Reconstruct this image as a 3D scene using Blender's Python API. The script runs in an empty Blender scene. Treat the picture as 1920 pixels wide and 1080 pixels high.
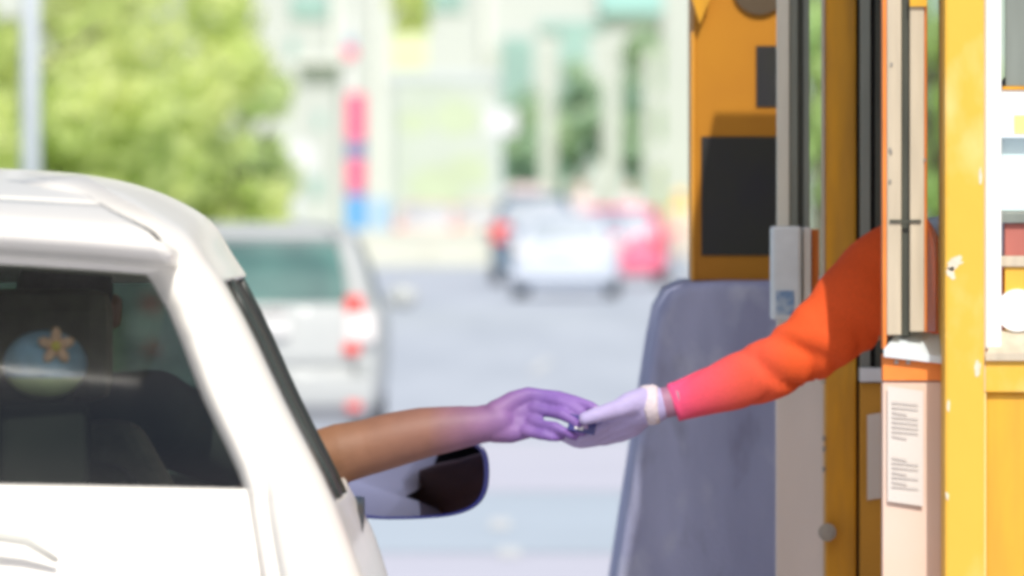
import bpy, bmesh, math, random
from mathutils import Vector, Matrix, noise
R = math.radians
random.seed(7)
S = bpy.context.scene
COL = S.collection
FPX, HC, YH = 15400.0, 1.69, 366.0        # focal length in px (1920 wide), eye height, horizon row

def P(px, py, Y):
    return Vector(((px - 960) * Y / FPX, Y, HC - (py - YH) * Y / FPX))
def X(px, Y): return (px - 960) * Y / FPX
def Z(py, Y): return HC - (py - YH) * Y / FPX

# ------------------------------------------------------------------ materials
def mat(name, col, rough=.6, metal=0., var=.0, scale=4., bump=0., coat=0., stretch=(1, 1, 1), col2=None, contrast=None):
    m = bpy.data.materials.new(name); m.use_nodes = True
    nt = m.node_tree; b = nt.nodes['Principled BSDF']
    b.inputs['Base Color'].default_value = (*col, 1); b.inputs['Roughness'].default_value = rough
    b.inputs['Metallic'].default_value = metal; b.inputs['Coat Weight'].default_value = coat
    b.inputs['Coat Roughness'].default_value = .06
    if var or bump or col2:
        tc = nt.nodes.new('ShaderNodeTexCoord'); mp = nt.nodes.new('ShaderNodeMapping')
        mp.inputs['Scale'].default_value = stretch
        nz = nt.nodes.new('ShaderNodeTexNoise'); nz.inputs['Scale'].default_value = scale
        nz.inputs['Detail'].default_value = 6
        nt.links.new(tc.outputs['Object'], mp.inputs[0]); nt.links.new(mp.outputs[0], nz.inputs['Vector'])
        if var or col2:
            rp = nt.nodes.new('ShaderNodeValToRGB')
            lo, hi = contrast or (.3, .7)
            rp.color_ramp.elements[0].position = lo; rp.color_ramp.elements[1].position = hi
            c1 = col2 if col2 else tuple(c * (1 - var) for c in col)
            c2 = col if col2 else tuple(min(1, c * (1 + var)) for c in col)
            rp.color_ramp.elements[0].color = (*c1, 1); rp.color_ramp.elements[1].color = (*c2, 1)
            nt.links.new(nz.outputs['Fac'], rp.inputs[0]); nt.links.new(rp.outputs[0], b.inputs['Base Color'])
        if bump:
            bp = nt.nodes.new('ShaderNodeBump'); bp.inputs['Strength'].default_value = bump
            bp.inputs['Distance'].default_value = .01
            nt.links.new(nz.outputs['Fac'], bp.inputs['Height']); nt.links.new(bp.outputs[0], b.inputs['Normal'])
    return m

def glass(name, tint, gloss=.12, rough=.02):
    m = bpy.data.materials.new(name); m.use_nodes = True; nt = m.node_tree; nt.nodes.clear()
    o = nt.nodes.new('ShaderNodeOutputMaterial'); mx = nt.nodes.new('ShaderNodeMixShader')
    t = nt.nodes.new('ShaderNodeBsdfTransparent'); g = nt.nodes.new('ShaderNodeBsdfGlossy')
    f = nt.nodes.new('ShaderNodeFresnel'); f.inputs[0].default_value = 1.45
    a = nt.nodes.new('ShaderNodeMath'); a.operation = 'MULTIPLY_ADD'; a.inputs[1].default_value = .9 if rough < .1 else .25; a.inputs[2].default_value = gloss * .3
    t.inputs[0].default_value = (*tint, 1); g.inputs['Roughness'].default_value = rough
    nt.links.new(f.outputs[0], a.inputs[0]); nt.links.new(a.outputs[0], mx.inputs[0])
    nt.links.new(t.outputs[0], mx.inputs[1]); nt.links.new(g.outputs[0], mx.inputs[2]); nt.links.new(mx.outputs[0], o.inputs[0])
    return m

def leafmat(name, c_dark, c_light, scale=.9):
    m = bpy.data.materials.new(name); m.use_nodes = True; nt = m.node_tree; nt.nodes.clear()
    o = nt.nodes.new('ShaderNodeOutputMaterial'); mx = nt.nodes.new('ShaderNodeMixShader'); mx.inputs[0].default_value = .58
    d = nt.nodes.new('ShaderNodeBsdfDiffuse'); t = nt.nodes.new('ShaderNodeBsdfTranslucent')
    tc = nt.nodes.new('ShaderNodeTexCoord'); nz = nt.nodes.new('ShaderNodeTexNoise'); nz.inputs['Scale'].default_value = scale
    nz.inputs['Detail'].default_value = 3
    rp = nt.nodes.new('ShaderNodeValToRGB'); rp.color_ramp.elements[0].position = .36; rp.color_ramp.elements[1].position = .62
    rp.color_ramp.elements[0].color = (*c_dark, 1); rp.color_ramp.elements[1].color = (*c_light, 1)
    nt.links.new(tc.outputs['Object'], nz.inputs['Vector']); nt.links.new(nz.outputs['Fac'], rp.inputs[0])
    nt.links.new(rp.outputs[0], d.inputs[0]); nt.links.new(rp.outputs[0], t.inputs[0])
    nt.links.new(d.outputs[0], mx.inputs[1]); nt.links.new(t.outputs[0], mx.inputs[2]); nt.links.new(mx.outputs[0], o.inputs[0])
    return m

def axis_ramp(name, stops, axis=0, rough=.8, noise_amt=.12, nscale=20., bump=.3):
    """colour of the cloth/skin changes along a world axis (own tone plus painted violet glow), with a little mottling"""
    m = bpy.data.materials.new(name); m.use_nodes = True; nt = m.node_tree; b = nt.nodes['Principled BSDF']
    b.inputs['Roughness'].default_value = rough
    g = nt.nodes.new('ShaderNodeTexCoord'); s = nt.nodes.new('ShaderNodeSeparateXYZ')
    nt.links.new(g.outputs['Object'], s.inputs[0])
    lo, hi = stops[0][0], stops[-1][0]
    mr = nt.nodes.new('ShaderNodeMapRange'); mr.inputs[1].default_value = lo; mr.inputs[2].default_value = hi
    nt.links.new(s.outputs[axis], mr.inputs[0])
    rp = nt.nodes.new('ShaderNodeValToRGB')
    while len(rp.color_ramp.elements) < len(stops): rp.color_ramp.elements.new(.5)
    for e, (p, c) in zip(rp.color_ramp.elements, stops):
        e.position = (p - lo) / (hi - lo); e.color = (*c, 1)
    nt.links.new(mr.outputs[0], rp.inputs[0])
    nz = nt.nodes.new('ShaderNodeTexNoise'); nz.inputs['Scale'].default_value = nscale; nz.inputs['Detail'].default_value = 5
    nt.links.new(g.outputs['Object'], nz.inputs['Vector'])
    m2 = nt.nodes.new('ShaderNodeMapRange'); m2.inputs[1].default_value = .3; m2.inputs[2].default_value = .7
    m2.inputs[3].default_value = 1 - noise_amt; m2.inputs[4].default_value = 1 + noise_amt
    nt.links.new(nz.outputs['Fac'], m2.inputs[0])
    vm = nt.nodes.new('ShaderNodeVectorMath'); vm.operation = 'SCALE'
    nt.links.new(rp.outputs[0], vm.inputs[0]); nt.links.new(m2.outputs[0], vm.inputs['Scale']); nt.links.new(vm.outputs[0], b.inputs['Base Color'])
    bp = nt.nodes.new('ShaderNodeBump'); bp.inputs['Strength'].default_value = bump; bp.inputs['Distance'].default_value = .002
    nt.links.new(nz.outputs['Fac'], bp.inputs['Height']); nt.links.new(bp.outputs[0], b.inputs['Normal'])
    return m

M = {}
M['suv'] = mat('pearl_white_paint', (.88, .85, .78), .45, coat=.35, var=.035, scale=3)
M['silver'] = mat('silver_paint', (.46, .49, .49), .6, .0, coat=.05, var=.03)
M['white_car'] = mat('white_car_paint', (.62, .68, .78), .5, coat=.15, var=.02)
M['rubber'] = mat('black_rubber', (.02, .02, .02), .8)
M['dark_plastic'] = mat('dark_plastic', (.025, .03, .045), .45, var=.1)
M['navy_plastic'] = mat('navy_plastic', (.012, .016, .12), .3, coat=.3)
M['trim'] = mat('window_trim', (.035, .045, .04), .4)
M['crease_shade'] = mat('grey_crease_shade', (.55, .55, .50), .6)  # this grey holds the shade of the tailgate crease
M['seam'] = mat('seam_shadow', (.07, .07, .065), .8)
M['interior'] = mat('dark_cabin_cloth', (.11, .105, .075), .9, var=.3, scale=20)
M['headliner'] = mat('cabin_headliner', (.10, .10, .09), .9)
M['chrome'] = mat('satin_chrome', (.75, .76, .76), .22, 1.)
M['mirror'] = mat('mirror_silver', (.17, .19, .32), .03, 1.)
M['rim'] = mat('alloy', (.5, .5, .52), .35, .8)
M['red_lens'] = mat('red_lens', (.85, .09, .08), .2, coat=.6)
M['clear_lens'] = mat('clear_lens', (.85, .82, .80), .15, coat=.6)
M['plate'] = mat('plate_white', (.75, .76, .75), .5)
M['tint'] = glass('tinted_rear_glass', (.76, .86, .78), .14, .085)
M['side_tint'] = glass('tinted_side_glass', (.16, .20, .18), .0, .35)
M['windshield'] = glass('green_windshield', (.62, .95, .88), .1)
M['far_glass'] = mat('dark_teal_glass', (.02, .085, .085), .55, col2=(.07, .20, .18), scale=2.6)
M['far_glass_pale'] = mat('pale_glass', (.38, .44, .50), .5, coat=.1)
M['clear'] = glass('clear_booth_glass', (.86, .93, .90), .12)
M['yellow'] = mat('yellow_paint', (.80, .47, .03), .55, col2=(.66, .34, .03), scale=5, bump=.25, stretch=(3, 3, .6))
M['yellow_worn'] = mat('worn_yellow_paint', (.80, .46, .05), .6, col2=(.84, .58, .18), scale=6, bump=.4, contrast=(.28, .46), stretch=(1.6, 1.6, .9))
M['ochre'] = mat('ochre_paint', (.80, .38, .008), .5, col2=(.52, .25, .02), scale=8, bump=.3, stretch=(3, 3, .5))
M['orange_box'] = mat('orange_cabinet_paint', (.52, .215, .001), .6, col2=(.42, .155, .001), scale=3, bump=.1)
M['orange_rail'] = mat('orange_rail_paint', (.85, .25, .04), .5, var=.12, scale=12, bump=.3)
M['cream'] = mat('cream_metal', (.56, .49, .37), .5, var=.10, scale=10, stretch=(6, 6, .5), bump=.2)
M['dark_frame'] = mat('dark_gasket', (.055, .06, .045), .6, var=.3, scale=15, stretch=(4, 4, .4))
M['grey_frame'] = mat('grey_aluminium', (.24, .27, .24), .4, .3, var=.12, scale=8, stretch=(4, 4, .4))
M['pale_frame'] = mat('pale_aluminium', (.80, .80, .70), .4, .2, var=.08, scale=8, stretch=(4, 4, .4))
M['white_panel'] = mat('off_white_panel', (.82, .76, .70), .55, var=.06, scale=3, bump=.1, stretch=(2, 2, .5))
M['white_frame'] = mat('white_frame', (.86, .86, .83), .45, var=.04, scale=6)
M['pink_panel'] = mat('pale_peach_panel', (.82, .56, .42), .55, col2=(.76, .62, .54), scale=3, bump=.1)
M['screen'] = mat('dark_display', (.022, .022, .012), .5, col2=(.012, .012, .02), scale=6)
M['silver_box'] = mat('silver_box', (.74, .82, .86), .4, .2, var=.08, scale=16)
M['blue_label'] = mat('blue_label', (.10, .25, .52), .6, col2=(.5, .62, .72), scale=60)
M['paper'] = mat('paper', (.70, .66, .62), .8, var=.03)
M['ink'] = mat('grey_ink', (.60, .565, .54), .8)
M['steel'] = mat('steel', (.35, .33, .30), .4, .6, var=.2, scale=30)
M['white'] = mat('white_paint', (.72, .74, .74), .6, var=.03)
M['cushion_blue'] = mat('blue_cloth', (.34, .50, .78), .9, var=.25, scale=25)
M['cushion_green'] = mat('green_cloth', (.85, .88, .55), .9, var=.15, scale=25)
M['petal'] = mat('peach_petal', (.98, .55, .42), .8)
M['petal_core'] = mat('yellow_core', (.9, .65, .10), .8)

def concrete_mat():
    m = bpy.data.materials.new('stained_concrete_violet_glow'); m.use_nodes = True; nt = m.node_tree; b = nt.nodes['Principled BSDF']
    b.inputs['Roughness'].default_value = .9
    tc = nt.nodes.new('ShaderNodeTexCoord')
    def nz(scale, st, det=6):
        mp = nt.nodes.new('ShaderNodeMapping'); mp.inputs['Scale'].default_value = st
        n = nt.nodes.new('ShaderNodeTexNoise'); n.inputs['Scale'].default_value = scale; n.inputs['Detail'].default_value = det
        nt.links.new(tc.outputs['Object'], mp.inputs[0]); nt.links.new(mp.outputs[0], n.inputs['Vector']); return n
    a = nz(6, (1.3, 1, .3)); c = nz(11, (1, 1, .7)); g = nz(160, (1, 1, 1), 3)
    r1 = nt.nodes.new('ShaderNodeValToRGB'); r1.color_ramp.elements[0].position = .33; r1.color_ramp.elements[1].position = .68
    r1.color_ramp.elements[0].color = (.32, .33, .48, 1); r1.color_ramp.elements[1].color = (.46, .48, .66, 1)  # lilac cast under the stains is violet glow painted into the concrete
    r2 = nt.nodes.new('ShaderNodeValToRGB'); r2.color_ramp.elements[0].position = .55; r2.color_ramp.elements[1].position = .78
    r2.color_ramp.elements[0].color = (0, 0, 0, 1); r2.color_ramp.elements[1].color = (1, 1, 1, 1)
    mx = nt.nodes.new('ShaderNodeMixRGB'); mx.inputs[2].default_value = (.58, .60, .70, 1)
    nt.links.new(a.outputs['Fac'], r1.inputs[0]); nt.links.new(c.outputs['Fac'], r2.inputs[0])
    d_ = nz(5, (2.2, 1, .9), 9); r3 = nt.nodes.new('ShaderNodeValToRGB'); r3.color_ramp.elements[0].position = .56; r3.color_ramp.elements[1].position = .66
    r3.color_ramp.elements[0].color = (1, 1, 1, 1); r3.color_ramp.elements[1].color = (.78, .77, .76, 1)
    nt.links.new(d_.outputs['Fac'], r3.inputs[0])
    nt.links.new(r2.outputs[0], mx.inputs[0]); nt.links.new(r1.outputs[0], mx.inputs[1]); mm = nt.nodes.new('ShaderNodeMixRGB'); mm.blend_type = 'MULTIPLY'; mm.inputs[0].default_value = 1
    nt.links.new(mx.outputs[0], mm.inputs[1]); nt.links.new(r3.outputs[0], mm.inputs[2]); nt.links.new(mm.outputs[0], b.inputs['Base Color'])
    bp = nt.nodes.new('ShaderNodeBump'); bp.inputs['Strength'].default_value = .5; bp.inputs['Distance'].default_value = .004
    nt.links.new(g.outputs['Fac'], bp.inputs['Height']); nt.links.new(bp.outputs[0], b.inputs['Normal'])
    return m
M['concrete'] = concrete_mat()

# ------------------------------------------------------------------ object helpers
def link(name, me, m, parent=None, smooth=False):
    o = bpy.data.objects.new(name, me); COL.objects.link(o)
    if m is not None:
        for k in (m if isinstance(m, (list, tuple)) else [m]): me.materials.append(k)
    if smooth:
        for p in me.polygons: p.use_smooth = True
    if parent: o.parent = parent
    return o
def build(name, bm, m, parent=None, smooth=False, recalc=True):
    if recalc: bmesh.ops.recalc_face_normals(bm, faces=bm.faces[:])
    me = bpy.data.meshes.new(name); bm.to_mesh(me); bm.free()
    return link(name, me, m, parent, smooth)
def tag(o, label=None, cat=None, group=None, kind=None):
    if label: o['label'] = label
    if cat: o['category'] = cat
    if group: o['group'] = group
    if kind: o['kind'] = kind
    return o
def empty(name, loc=(0, 0, 0), rz=0, label=None, cat=None, group=None):
    o = bpy.data.objects.new(name, None); COL.objects.link(o); o.location = loc; o.rotation_euler = (0, 0, rz)
    return tag(o, label, cat, group)
def box(bm, x0, x1, y0, y1, z0, z1, bev=0.):
    r = bmesh.ops.create_cube(bm, size=1)
    vs = r['verts']
    for v in vs:
        v.co = Vector(((x0 + x1) / 2 + v.co.x * (x1 - x0), (y0 + y1) / 2 + v.co.y * (y1 - y0), (z0 + z1) / 2 + v.co.z * (z1 - z0)))
    if bev:
        es = list({e for v in vs for e in v.link_edges})
        bmesh.ops.bevel(bm, geom=es, offset=bev, segments=2, affect='EDGES', profile=.6)
def pbox(bm, a, b, c, d, Y0, Y1, bev=.002):
    """box whose near face at distance Y0 spans columns a..b and rows c..d of the survey picture"""
    box(bm, X(a, Y0), X(b, Y0), Y0, Y1, Z(d, Y0), Z(c, Y0), bev)
def PB(name, m, parent, a, b, c, d, Y0, Y1, bev=.002):
    bm = bmesh.new(); pbox(bm, a, b, c, d, Y0, Y1, bev); return build(name, bm, m, parent)
def cyl(bm, p, q, r0, r1=None, n=16, cap=True):
    p, q = Vector(p), Vector(q); r1 = r0 if r1 is None else r1
    d = (q - p); L = d.length
    mt = Matrix.Translation((p + q) / 2) @ d.to_track_quat('Z', 'Y').to_matrix().to_4x4()
    bmesh.ops.create_cone(bm, cap_ends=cap, segments=n, radius1=r0, radius2=r1, depth=L, matrix=mt)
def tube(bm, pts, rad, n=12, cap=True, flat=1.0, wob=None):
    pts = [Vector(p) for p in pts]; rings = []
    for i, p in enumerate(pts):
        t = (pts[min(i + 1, len(pts) - 1)] - pts[max(i - 1, 0)]).normalized()
        up = Vector((0, 1, 0)) if abs(t.y) < .9 else Vector((0, 0, 1))
        a = t.cross(up).normalized(); b = a.cross(t).normalized()
        ring = []
        for k in range(n):
            an = 2 * math.pi * k / n
            rr = rad[i] * (1 + (wob(i, k / n, p) if wob else 0))
            ring.append(bm.verts.new(p + a * math.cos(an) * rr + b * math.sin(an) * rr * flat))
        rings.append(ring)
    for i in range(len(rings) - 1):
        for k in range(n):
            bm.faces.new((rings[i][k], rings[i][(k + 1) % n], rings[i + 1][(k + 1) % n], rings[i + 1][k]))
    if cap: bm.faces.new(rings[0][::-1]); bm.faces.new(rings[-1])
    return rings
def poly(bm, pts, y0, y1):
    """prism of an x/z outline between two y"""
    a = [bm.verts.new((x, y0, z)) for x, z in pts]; b = [bm.verts.new((x, y1, z)) for x, z in pts]
    n = len(pts); bm.faces.new(a); bm.faces.new(b[::-1])
    for i in range(n): bm.faces.new((a[i], b[i], b[(i + 1) % n], a[(i + 1) % n]))

def fuse(name, chains, m, voxel=.005, it=4, parent=None, blobs=()):
    """one continuous skin over tapered limbs: chains of (point, radius)"""
    bm = bmesh.new()
    for ch in chains:
        for (p, r), (q, s) in zip(ch[:-1], ch[1:]):
            p, q = Vector(p), Vector(q)
            if (q - p).length > 1e-4: cyl(bm, p, q, r, s, 32)
            for c, k in ((p, r), (q, s)):
                bmesh.ops.create_icosphere(bm, subdivisions=3, radius=k, matrix=Matrix.Translation(c))
    for c, sc in blobs:
        bmesh.ops.create_icosphere(bm, subdivisions=3, radius=1, matrix=Matrix.Translation(c) @ Matrix.Diagonal((*sc, 1)))
    me = bpy.data.meshes.new('tmp'); bm.to_mesh(me); bm.free()
    t = bpy.data.objects.new('tmp', me); COL.objects.link(t)
    md = t.modifiers.new('r', 'REMESH'); md.mode = 'VOXEL'; md.voxel_size = voxel; md.use_smooth_shade = True
    ms = t.modifiers.new('s', 'SMOOTH'); ms.factor = .5; ms.iterations = it
    dg = bpy.context.evaluated_depsgraph_get(); dg.update()
    me2 = bpy.data.meshes.new_from_object(t.evaluated_get(dg))
    bpy.data.objects.remove(t); bpy.data.meshes.remove(me)
    me2.name = name; me2.materials.clear()
    return link(name, me2, m, parent, True)

# ------------------------------------------------------------------ world, sun, camera
w = bpy.data.worlds.new('World'); S.world = w; w.use_nodes = True
nt = w.node_tree; bg = nt.nodes['Background']; sky = nt.nodes.new('ShaderNodeTexSky')
SUN_EL, SUN_AZ = 46, 168
sky.sky_type = 'NISHITA'; sky.sun_disc = False; sky.sun_elevation = R(SUN_EL); sky.sun_rotation = R(SUN_AZ)
sky.dust_density = 3.0; sky.air_density = 1.0
nt.links.new(sky.outputs[0], bg.inputs[0]); bg.inputs[1].default_value = .11
sl = bpy.data.lights.new('sun', 'SUN'); sl.energy = 3.6; sl.angle = R(.55); sl.color = (1, .955, .88)
so = bpy.data.objects.new('sun', sl); COL.objects.link(so)
tosun = Vector((math.sin(R(SUN_AZ)) * math.cos(R(SUN_EL)), math.cos(R(SUN_AZ)) * math.cos(R(SUN_EL)), math.sin(R(SUN_EL))))
so.rotation_euler = tosun.to_track_quat('Z', 'Y').to_euler()
cd = bpy.data.cameras.new('camera'); cam = bpy.data.objects.new('camera', cd); COL.objects.link(cam)
cam.location = (0, 0, HC); cam.rotation_euler = (R(90), 0, 0)
cd.sensor_width = 36; cd.lens = FPX / 1920 * 36; cd.shift_y = -(540 - YH) / 1920
cd.clip_start = .1; cd.clip_end = 4000
cd.dof.use_dof = True; cd.dof.focus_distance = 13.45; cd.dof.aperture_fstop = 6.8; cd.dof.aperture_blades = 0
S.camera = cam
S.render.engine = 'CYCLES'
S.cycles.use_denoising = True
S.cycles.max_bounces = 8; S.cycles.transparent_max_bounces = 12
S.cycles.pixel_filter_type = 'BLACKMAN_HARRIS'; S.cycles.filter_width = 4.0
S.view_settings.view_transform = 'Standard'; S.view_settings.look = 'None'; S.view_settings.exposure = 0

# ------------------------------------------------------------------ ground
def sheet(name, x0, x1, y0, y1, z, m):
    bm = bmesh.new(); vs = [bm.verts.new(c) for c in ((x0, y0, z), (x1, y0, z), (x1, y1, z), (x0, y1, z))]; bm.faces.new(vs)
    return tag(build(name, bm, m), kind='structure')
M['ground'] = mat('pale_ground', (.40, .43, .38), .9, var=.08, scale=.3)
M['asphalt'] = mat('bleached_asphalt', (.57, .62, .69), .85, col2=(.47, .52, .59), scale=.9, stretch=(1, .06, 1), bump=.3)
M['asphalt_patch'] = mat('blue_grey_asphalt', (.50, .58, .66), .85, var=.04, scale=.8)
M['asphalt_light'] = mat('light_asphalt', (.60, .61, .70), .85, var=.03, scale=.8)
sheet('ground', -900, 900, -300, 2500, 0, M['ground'])
sheet('road', -16, 17, -80, 194, .004, M['asphalt'])
sheet('road_patch', -15.9, 16.9, 38.7, 46.5, .008, M['asphalt_patch'])
sheet('concrete_apron', -15.9, 16.9, 46.6, 56.0, .008, M['asphalt_light'])
sheet('concrete_apron', -15.9, 16.9, -79, 38.6, .008, M['asphalt_light'])
def marking(px, py, wpx, L, m=M['white'], ang=0):
    Y = FPX * HC / (py - YH)
    bm = bmesh.new(); wd = wpx * Y / FPX / 2; c = Vector((X(px, Y), Y, .012))
    vs = [bm.verts.new(c + Matrix.Rotation(ang, 3, 'Z') @ Vector(v)) for v in ((-wd, -L / 2, 0), (wd, -L / 2, 0), (wd, L / 2, 0), (-wd, L / 2, 0))]
    bm.faces.new(vs); return tag(build('lane_marking', bm, m), kind='structure')
marking(938, 986, 38, 1.3); marking(955, 1040, 42, 1.1)
marking(1015, 688, 22, 6.5, M['white'], R(-1.5))
# kerb and toll island
bm = bmesh.new(); box(bm, .02, 3.2, 11.2, 21.5, 0, .15, .02)
tag(build('toll_island', bm, M['concrete']), kind='structure')

# ------------------------------------------------------------------ cars
def catmull(rows, sub):
    """rows interpolated against their height, with monotone slopes (no overshoot)"""
    out, keys = [], []; n = len(rows); m = len(rows[0])
    h = [rows[i + 1][0] - rows[i][0] for i in range(n - 1)]
    sl_ = [[(rows[i + 1][k] - rows[i][k]) / h[i] for k in range(m)] for i in range(n - 1)]
    T = []
    for i in range(n):
        r = []
        for k in range(m):
            if i == 0: r.append(sl_[0][k]); continue
            if i == n - 1: r.append(sl_[-1][k]); continue
            a, b = sl_[i - 1][k], sl_[i][k]
            if a * b <= 0: r.append(0.)
            else:
                w1, w2 = 2 * h[i] + h[i - 1], h[i] + 2 * h[i - 1]; r.append((w1 + w2) / (w1 / a + w2 / b))
        T.append(r)
    for i in range(n - 1):
        keys.append(len(out))
        for q in range(sub):
            t = q / sub
            out.append([(2 * t ** 3 - 3 * t ** 2 + 1) * rows[i][k] + (t ** 3 - 2 * t ** 2 + t) * h[i] * T[i][k] + (-2 * t ** 3 + 3 * t ** 2) * rows[i + 1][k] + (t ** 3 - t ** 2) * h[i] * T[i + 1][k] for k in range(m)])
    keys.append(len(out)); out.append(list(rows[-1]))
    return out, keys

def car_shell(root, rows, ib, it, ihood, tw, paint, gl, open_front=(), sub=3, crown=.06):
    """rows: (z_rear, z_side, half_width, y_rear, y_front, corner_r, front_r, glass_margin). ib/it = key rows of the window band"""
    R_, keys = catmull(rows, sub)
    kb, kt, k0 = keys[ib], keys[it], keys[1]
    cols = []                                                  # (kind, parameter)
    nr = 7
    for i in range(nr + 1): cols.append(('r', i / nr))          # centre .. glass edge
    cols += [('s', 0.), ('s', 1.)]                              # shut line
    for i in range(6): cols.append(('c', (i + 0.4) / 5.4 * 90))
    ts = sorted(set([round(v, 3) for a, b in tw for v in (a, b)] + [.0 + i / 14 for i in range(1, 14)] + [1.]))
    for t in ts: cols.append(('y', t))
    for i in range(1, 6): cols.append(('f', i * 18))
    for i in range(6): cols.append(('x', 1 - (i) / 5))
    jg, js = nr, nr + 1
    V = []
    bm = bmesh.new()
    def pt(row, c):
        zr, zs, W, Yr, Yf, r, rf, gm = row[:8]; lip = row[8] if len(row) > 8 else 0.; zd = row[9] if len(row) > 9 else 0.
        kd, t = c
        Yc = Yr + crown * ((W - r) / max(W, .01)) ** 2
        tz = 0
        if kd == 'r': x = (W - gm) * t; y = Yr + crown * (x / W) ** 2 - lip
        elif kd == 's': x = W - gm + .012 + t * .006; y = Yr + crown * (x / W) ** 2 - lip * (1 - t)
        elif kd == 'c':
            a = R(t); x = W - r + r * math.sin(a); y = Yc + r * (1 - math.cos(a)); tz = t / 90 * .25
        elif kd == 'y':
            y0, y1 = Yc + r, Yf - .10 - rf; y = y0 + t * (y1 - y0); x = W + .012 * (1 - (2 * t - 1) ** 2) - .0; tz = min(1, .25 + t * 1.2)
            if t > .75: x -= (t - .75) ** 2 * .5
        elif kd == 'f':
            a = R(t); x = W - .031 - rf + rf * math.cos(a); y = Yf - .10 - rf + rf * math.sin(a); tz = 1
        else: x = (W - .031 - rf) * t; y = Yf - .10 * t * t; tz = 1
        return Vector((x, y, zr + (zs - zr) * tz - zd * (min(1, x / W) ** 2 if kd in 'rs' else 1 - tz)))
    grid = [[pt(r, c) for c in cols] for r in R_]
    n = len(cols)
    parts = {}
    def addf(key, quad, sgn):
        parts.setdefault(key, []).append([Vector((q.x * sgn, q.y, q.z)) for q in quad])
    ycol = {c[1]: j for j, c in enumerate(cols) if c[0] == 'y'}
    bands = [(ycol[round(a, 3)], ycol[round(b, 3)]) for a, b in tw]
    jx = [j for j, c in enumerate(cols) if c[0] == 'x'][0]
    # windscreen side columns: skip A pillar
    for sgn in (1, -1):
        for i in range(len(R_) - 1):
            for j in range(n - 1):
                q = [grid[i][j], grid[i][j + 1], grid[i + 1][j + 1], grid[i + 1][j]]
                key = 'body'
                if kb <= i < kt:
                    if j < jg: key = 'rear_window'
                    elif j >= jx: key = 'windshield'
                    else:
                        for bi, (a, b) in enumerate(bands):
                            if a <= j < b: key = 'side_window%d' % bi
                        if key == 'body' and bands[0][0] <= j < bands[-1][1]: key = 'pillar_trim%d' % ((sgn > 0) + 2 * (j >= bands[1][1]))
                elif j < jg + 1 and i >= k0 + 2 and i < len(R_) - 3 * sub: key = 'tailgate'
                if kb <= i < kt and j == jg: key = 'tailgate'
                if j == js and k0 + 2 <= i < len(R_) - 2 * sub: key = 'gap%d' % (sgn > 0)
                if key.startswith('side_window') and sgn == 1 and int(key[-1]) in open_front: continue
                if key.startswith('side_window'): key += 'R' if sgn > 0 else 'L'
                addf(key, q, sgn)
    # roof cap and floor
    for i, flip in ((len(R_) - 1, False), (0, True)):
        for j in range(n - 1):
            a, b = grid[i][j], grid[i][j + 1]
            q = [Vector((a.x, a.y, a.z)), Vector((b.x, b.y, b.z)), Vector((-b.x, b.y, b.z)), Vector((-a.x, a.y, a.z))]
            if (a - b).length > 1e-5: parts.setdefault('body', []).append(q)
    def mk(name, quads, m, off=0., sol=.0, smooth=True):
        b = bmesh.new()
        for q in quads:
            try: b.faces.new([b.verts.new(v) for v in q])
            except ValueError: pass
        bmesh.ops.remove_doubles(b, verts=b.verts[:], dist=.0004)
        bmesh.ops.recalc_face_normals(b, faces=b.faces[:])
        if name != 'body':                                      # open sheets: make normals point away from the car's middle
            cx = sum((f.calc_center_median() for f in b.faces), Vector()) / len(b.faces)
            nn = sum((f.normal for f in b.faces), Vector())
            if nn.dot(cx - Vector((0, rows[ib][3] + 1.6, 1.0))) < 0: bmesh.ops.reverse_faces(b, faces=b.faces[:])
        if off:
            for f in b.faces: f.normal_update()
            b.normal_update()
            for v in b.verts: v.co += v.normal * off
        o = build(name, b, m, root, smooth, recalc=False)
        if sol:
            md = o.modifiers.new('thick', 'SOLIDIFY'); md.thickness = sol; md.offset = -1
        return o
    mk('body', parts['body'], paint, sol=.02)
    if 'tailgate' in parts: mk('tailgate', parts['tailgate'], paint, sol=.02)
    for g_ in ('gap0', 'gap1'):
        if g_ in parts: mk('panel_seam', parts[g_], M['seam'], -.002)
    for k, q in parts.items():
        if k == 'rear_window': mk('rear_window', q, gl[0], -.006)
        elif k == 'windshield': mk('windshield', q, gl[2], -.006)
        elif k.startswith('pillar_trim'): mk('pillar_trim', q, M['trim'], .0, .015)
        elif k.startswith('side_window'): mk('side_window', q, gl[1], -.006)
    return grid

def wheel(root, x, y, r=.36, wdt=.22):
    s = 1 if x > 0 else -1
    bm = bmesh.new()
    pr = [(r * .62, -wdt / 2), (r * .92, -wdt / 2), (r, -wdt * .38), (r, wdt * .38), (r * .92, wdt / 2), (r * .62, wdt / 2)]
    N = 32; rings = []
    for k in range(N):
        a = 2 * math.pi * k / N
        rings.append([bm.verts.new((x + d, y + rr * math.cos(a), r + rr * math.sin(a))) for rr, d in pr])
    for k in range(N):
        for i in range(len(pr)):
            a, b = rings[k], rings[(k + 1) % N]; j = (i + 1) % len(pr)
            bm.faces.new((a[i], b[i], b[j], a[j]))
    t = build('wheel', bm, M['rubber'], root, True)
    bm = bmesh.new(); cyl(bm, (x - wdt * .3, y, r), (x + wdt * .3, y, r), r * .615, n=28)
    for k in range(5):
        a = 2 * math.pi * k / 5
        c = Vector((x + s * wdt * .36, y + math.cos(a) * r * .3, r + math.sin(a) * r * .3))
        cyl(bm, Vector((x + s * wdt * .36, y, r)), Vector((x + s * wdt * .34, y + math.cos(a) * r * .58, r + math.sin(a) * r * .58)), .035, .028, n=8)
    build('rim', bm, M['rim'], t)

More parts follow.
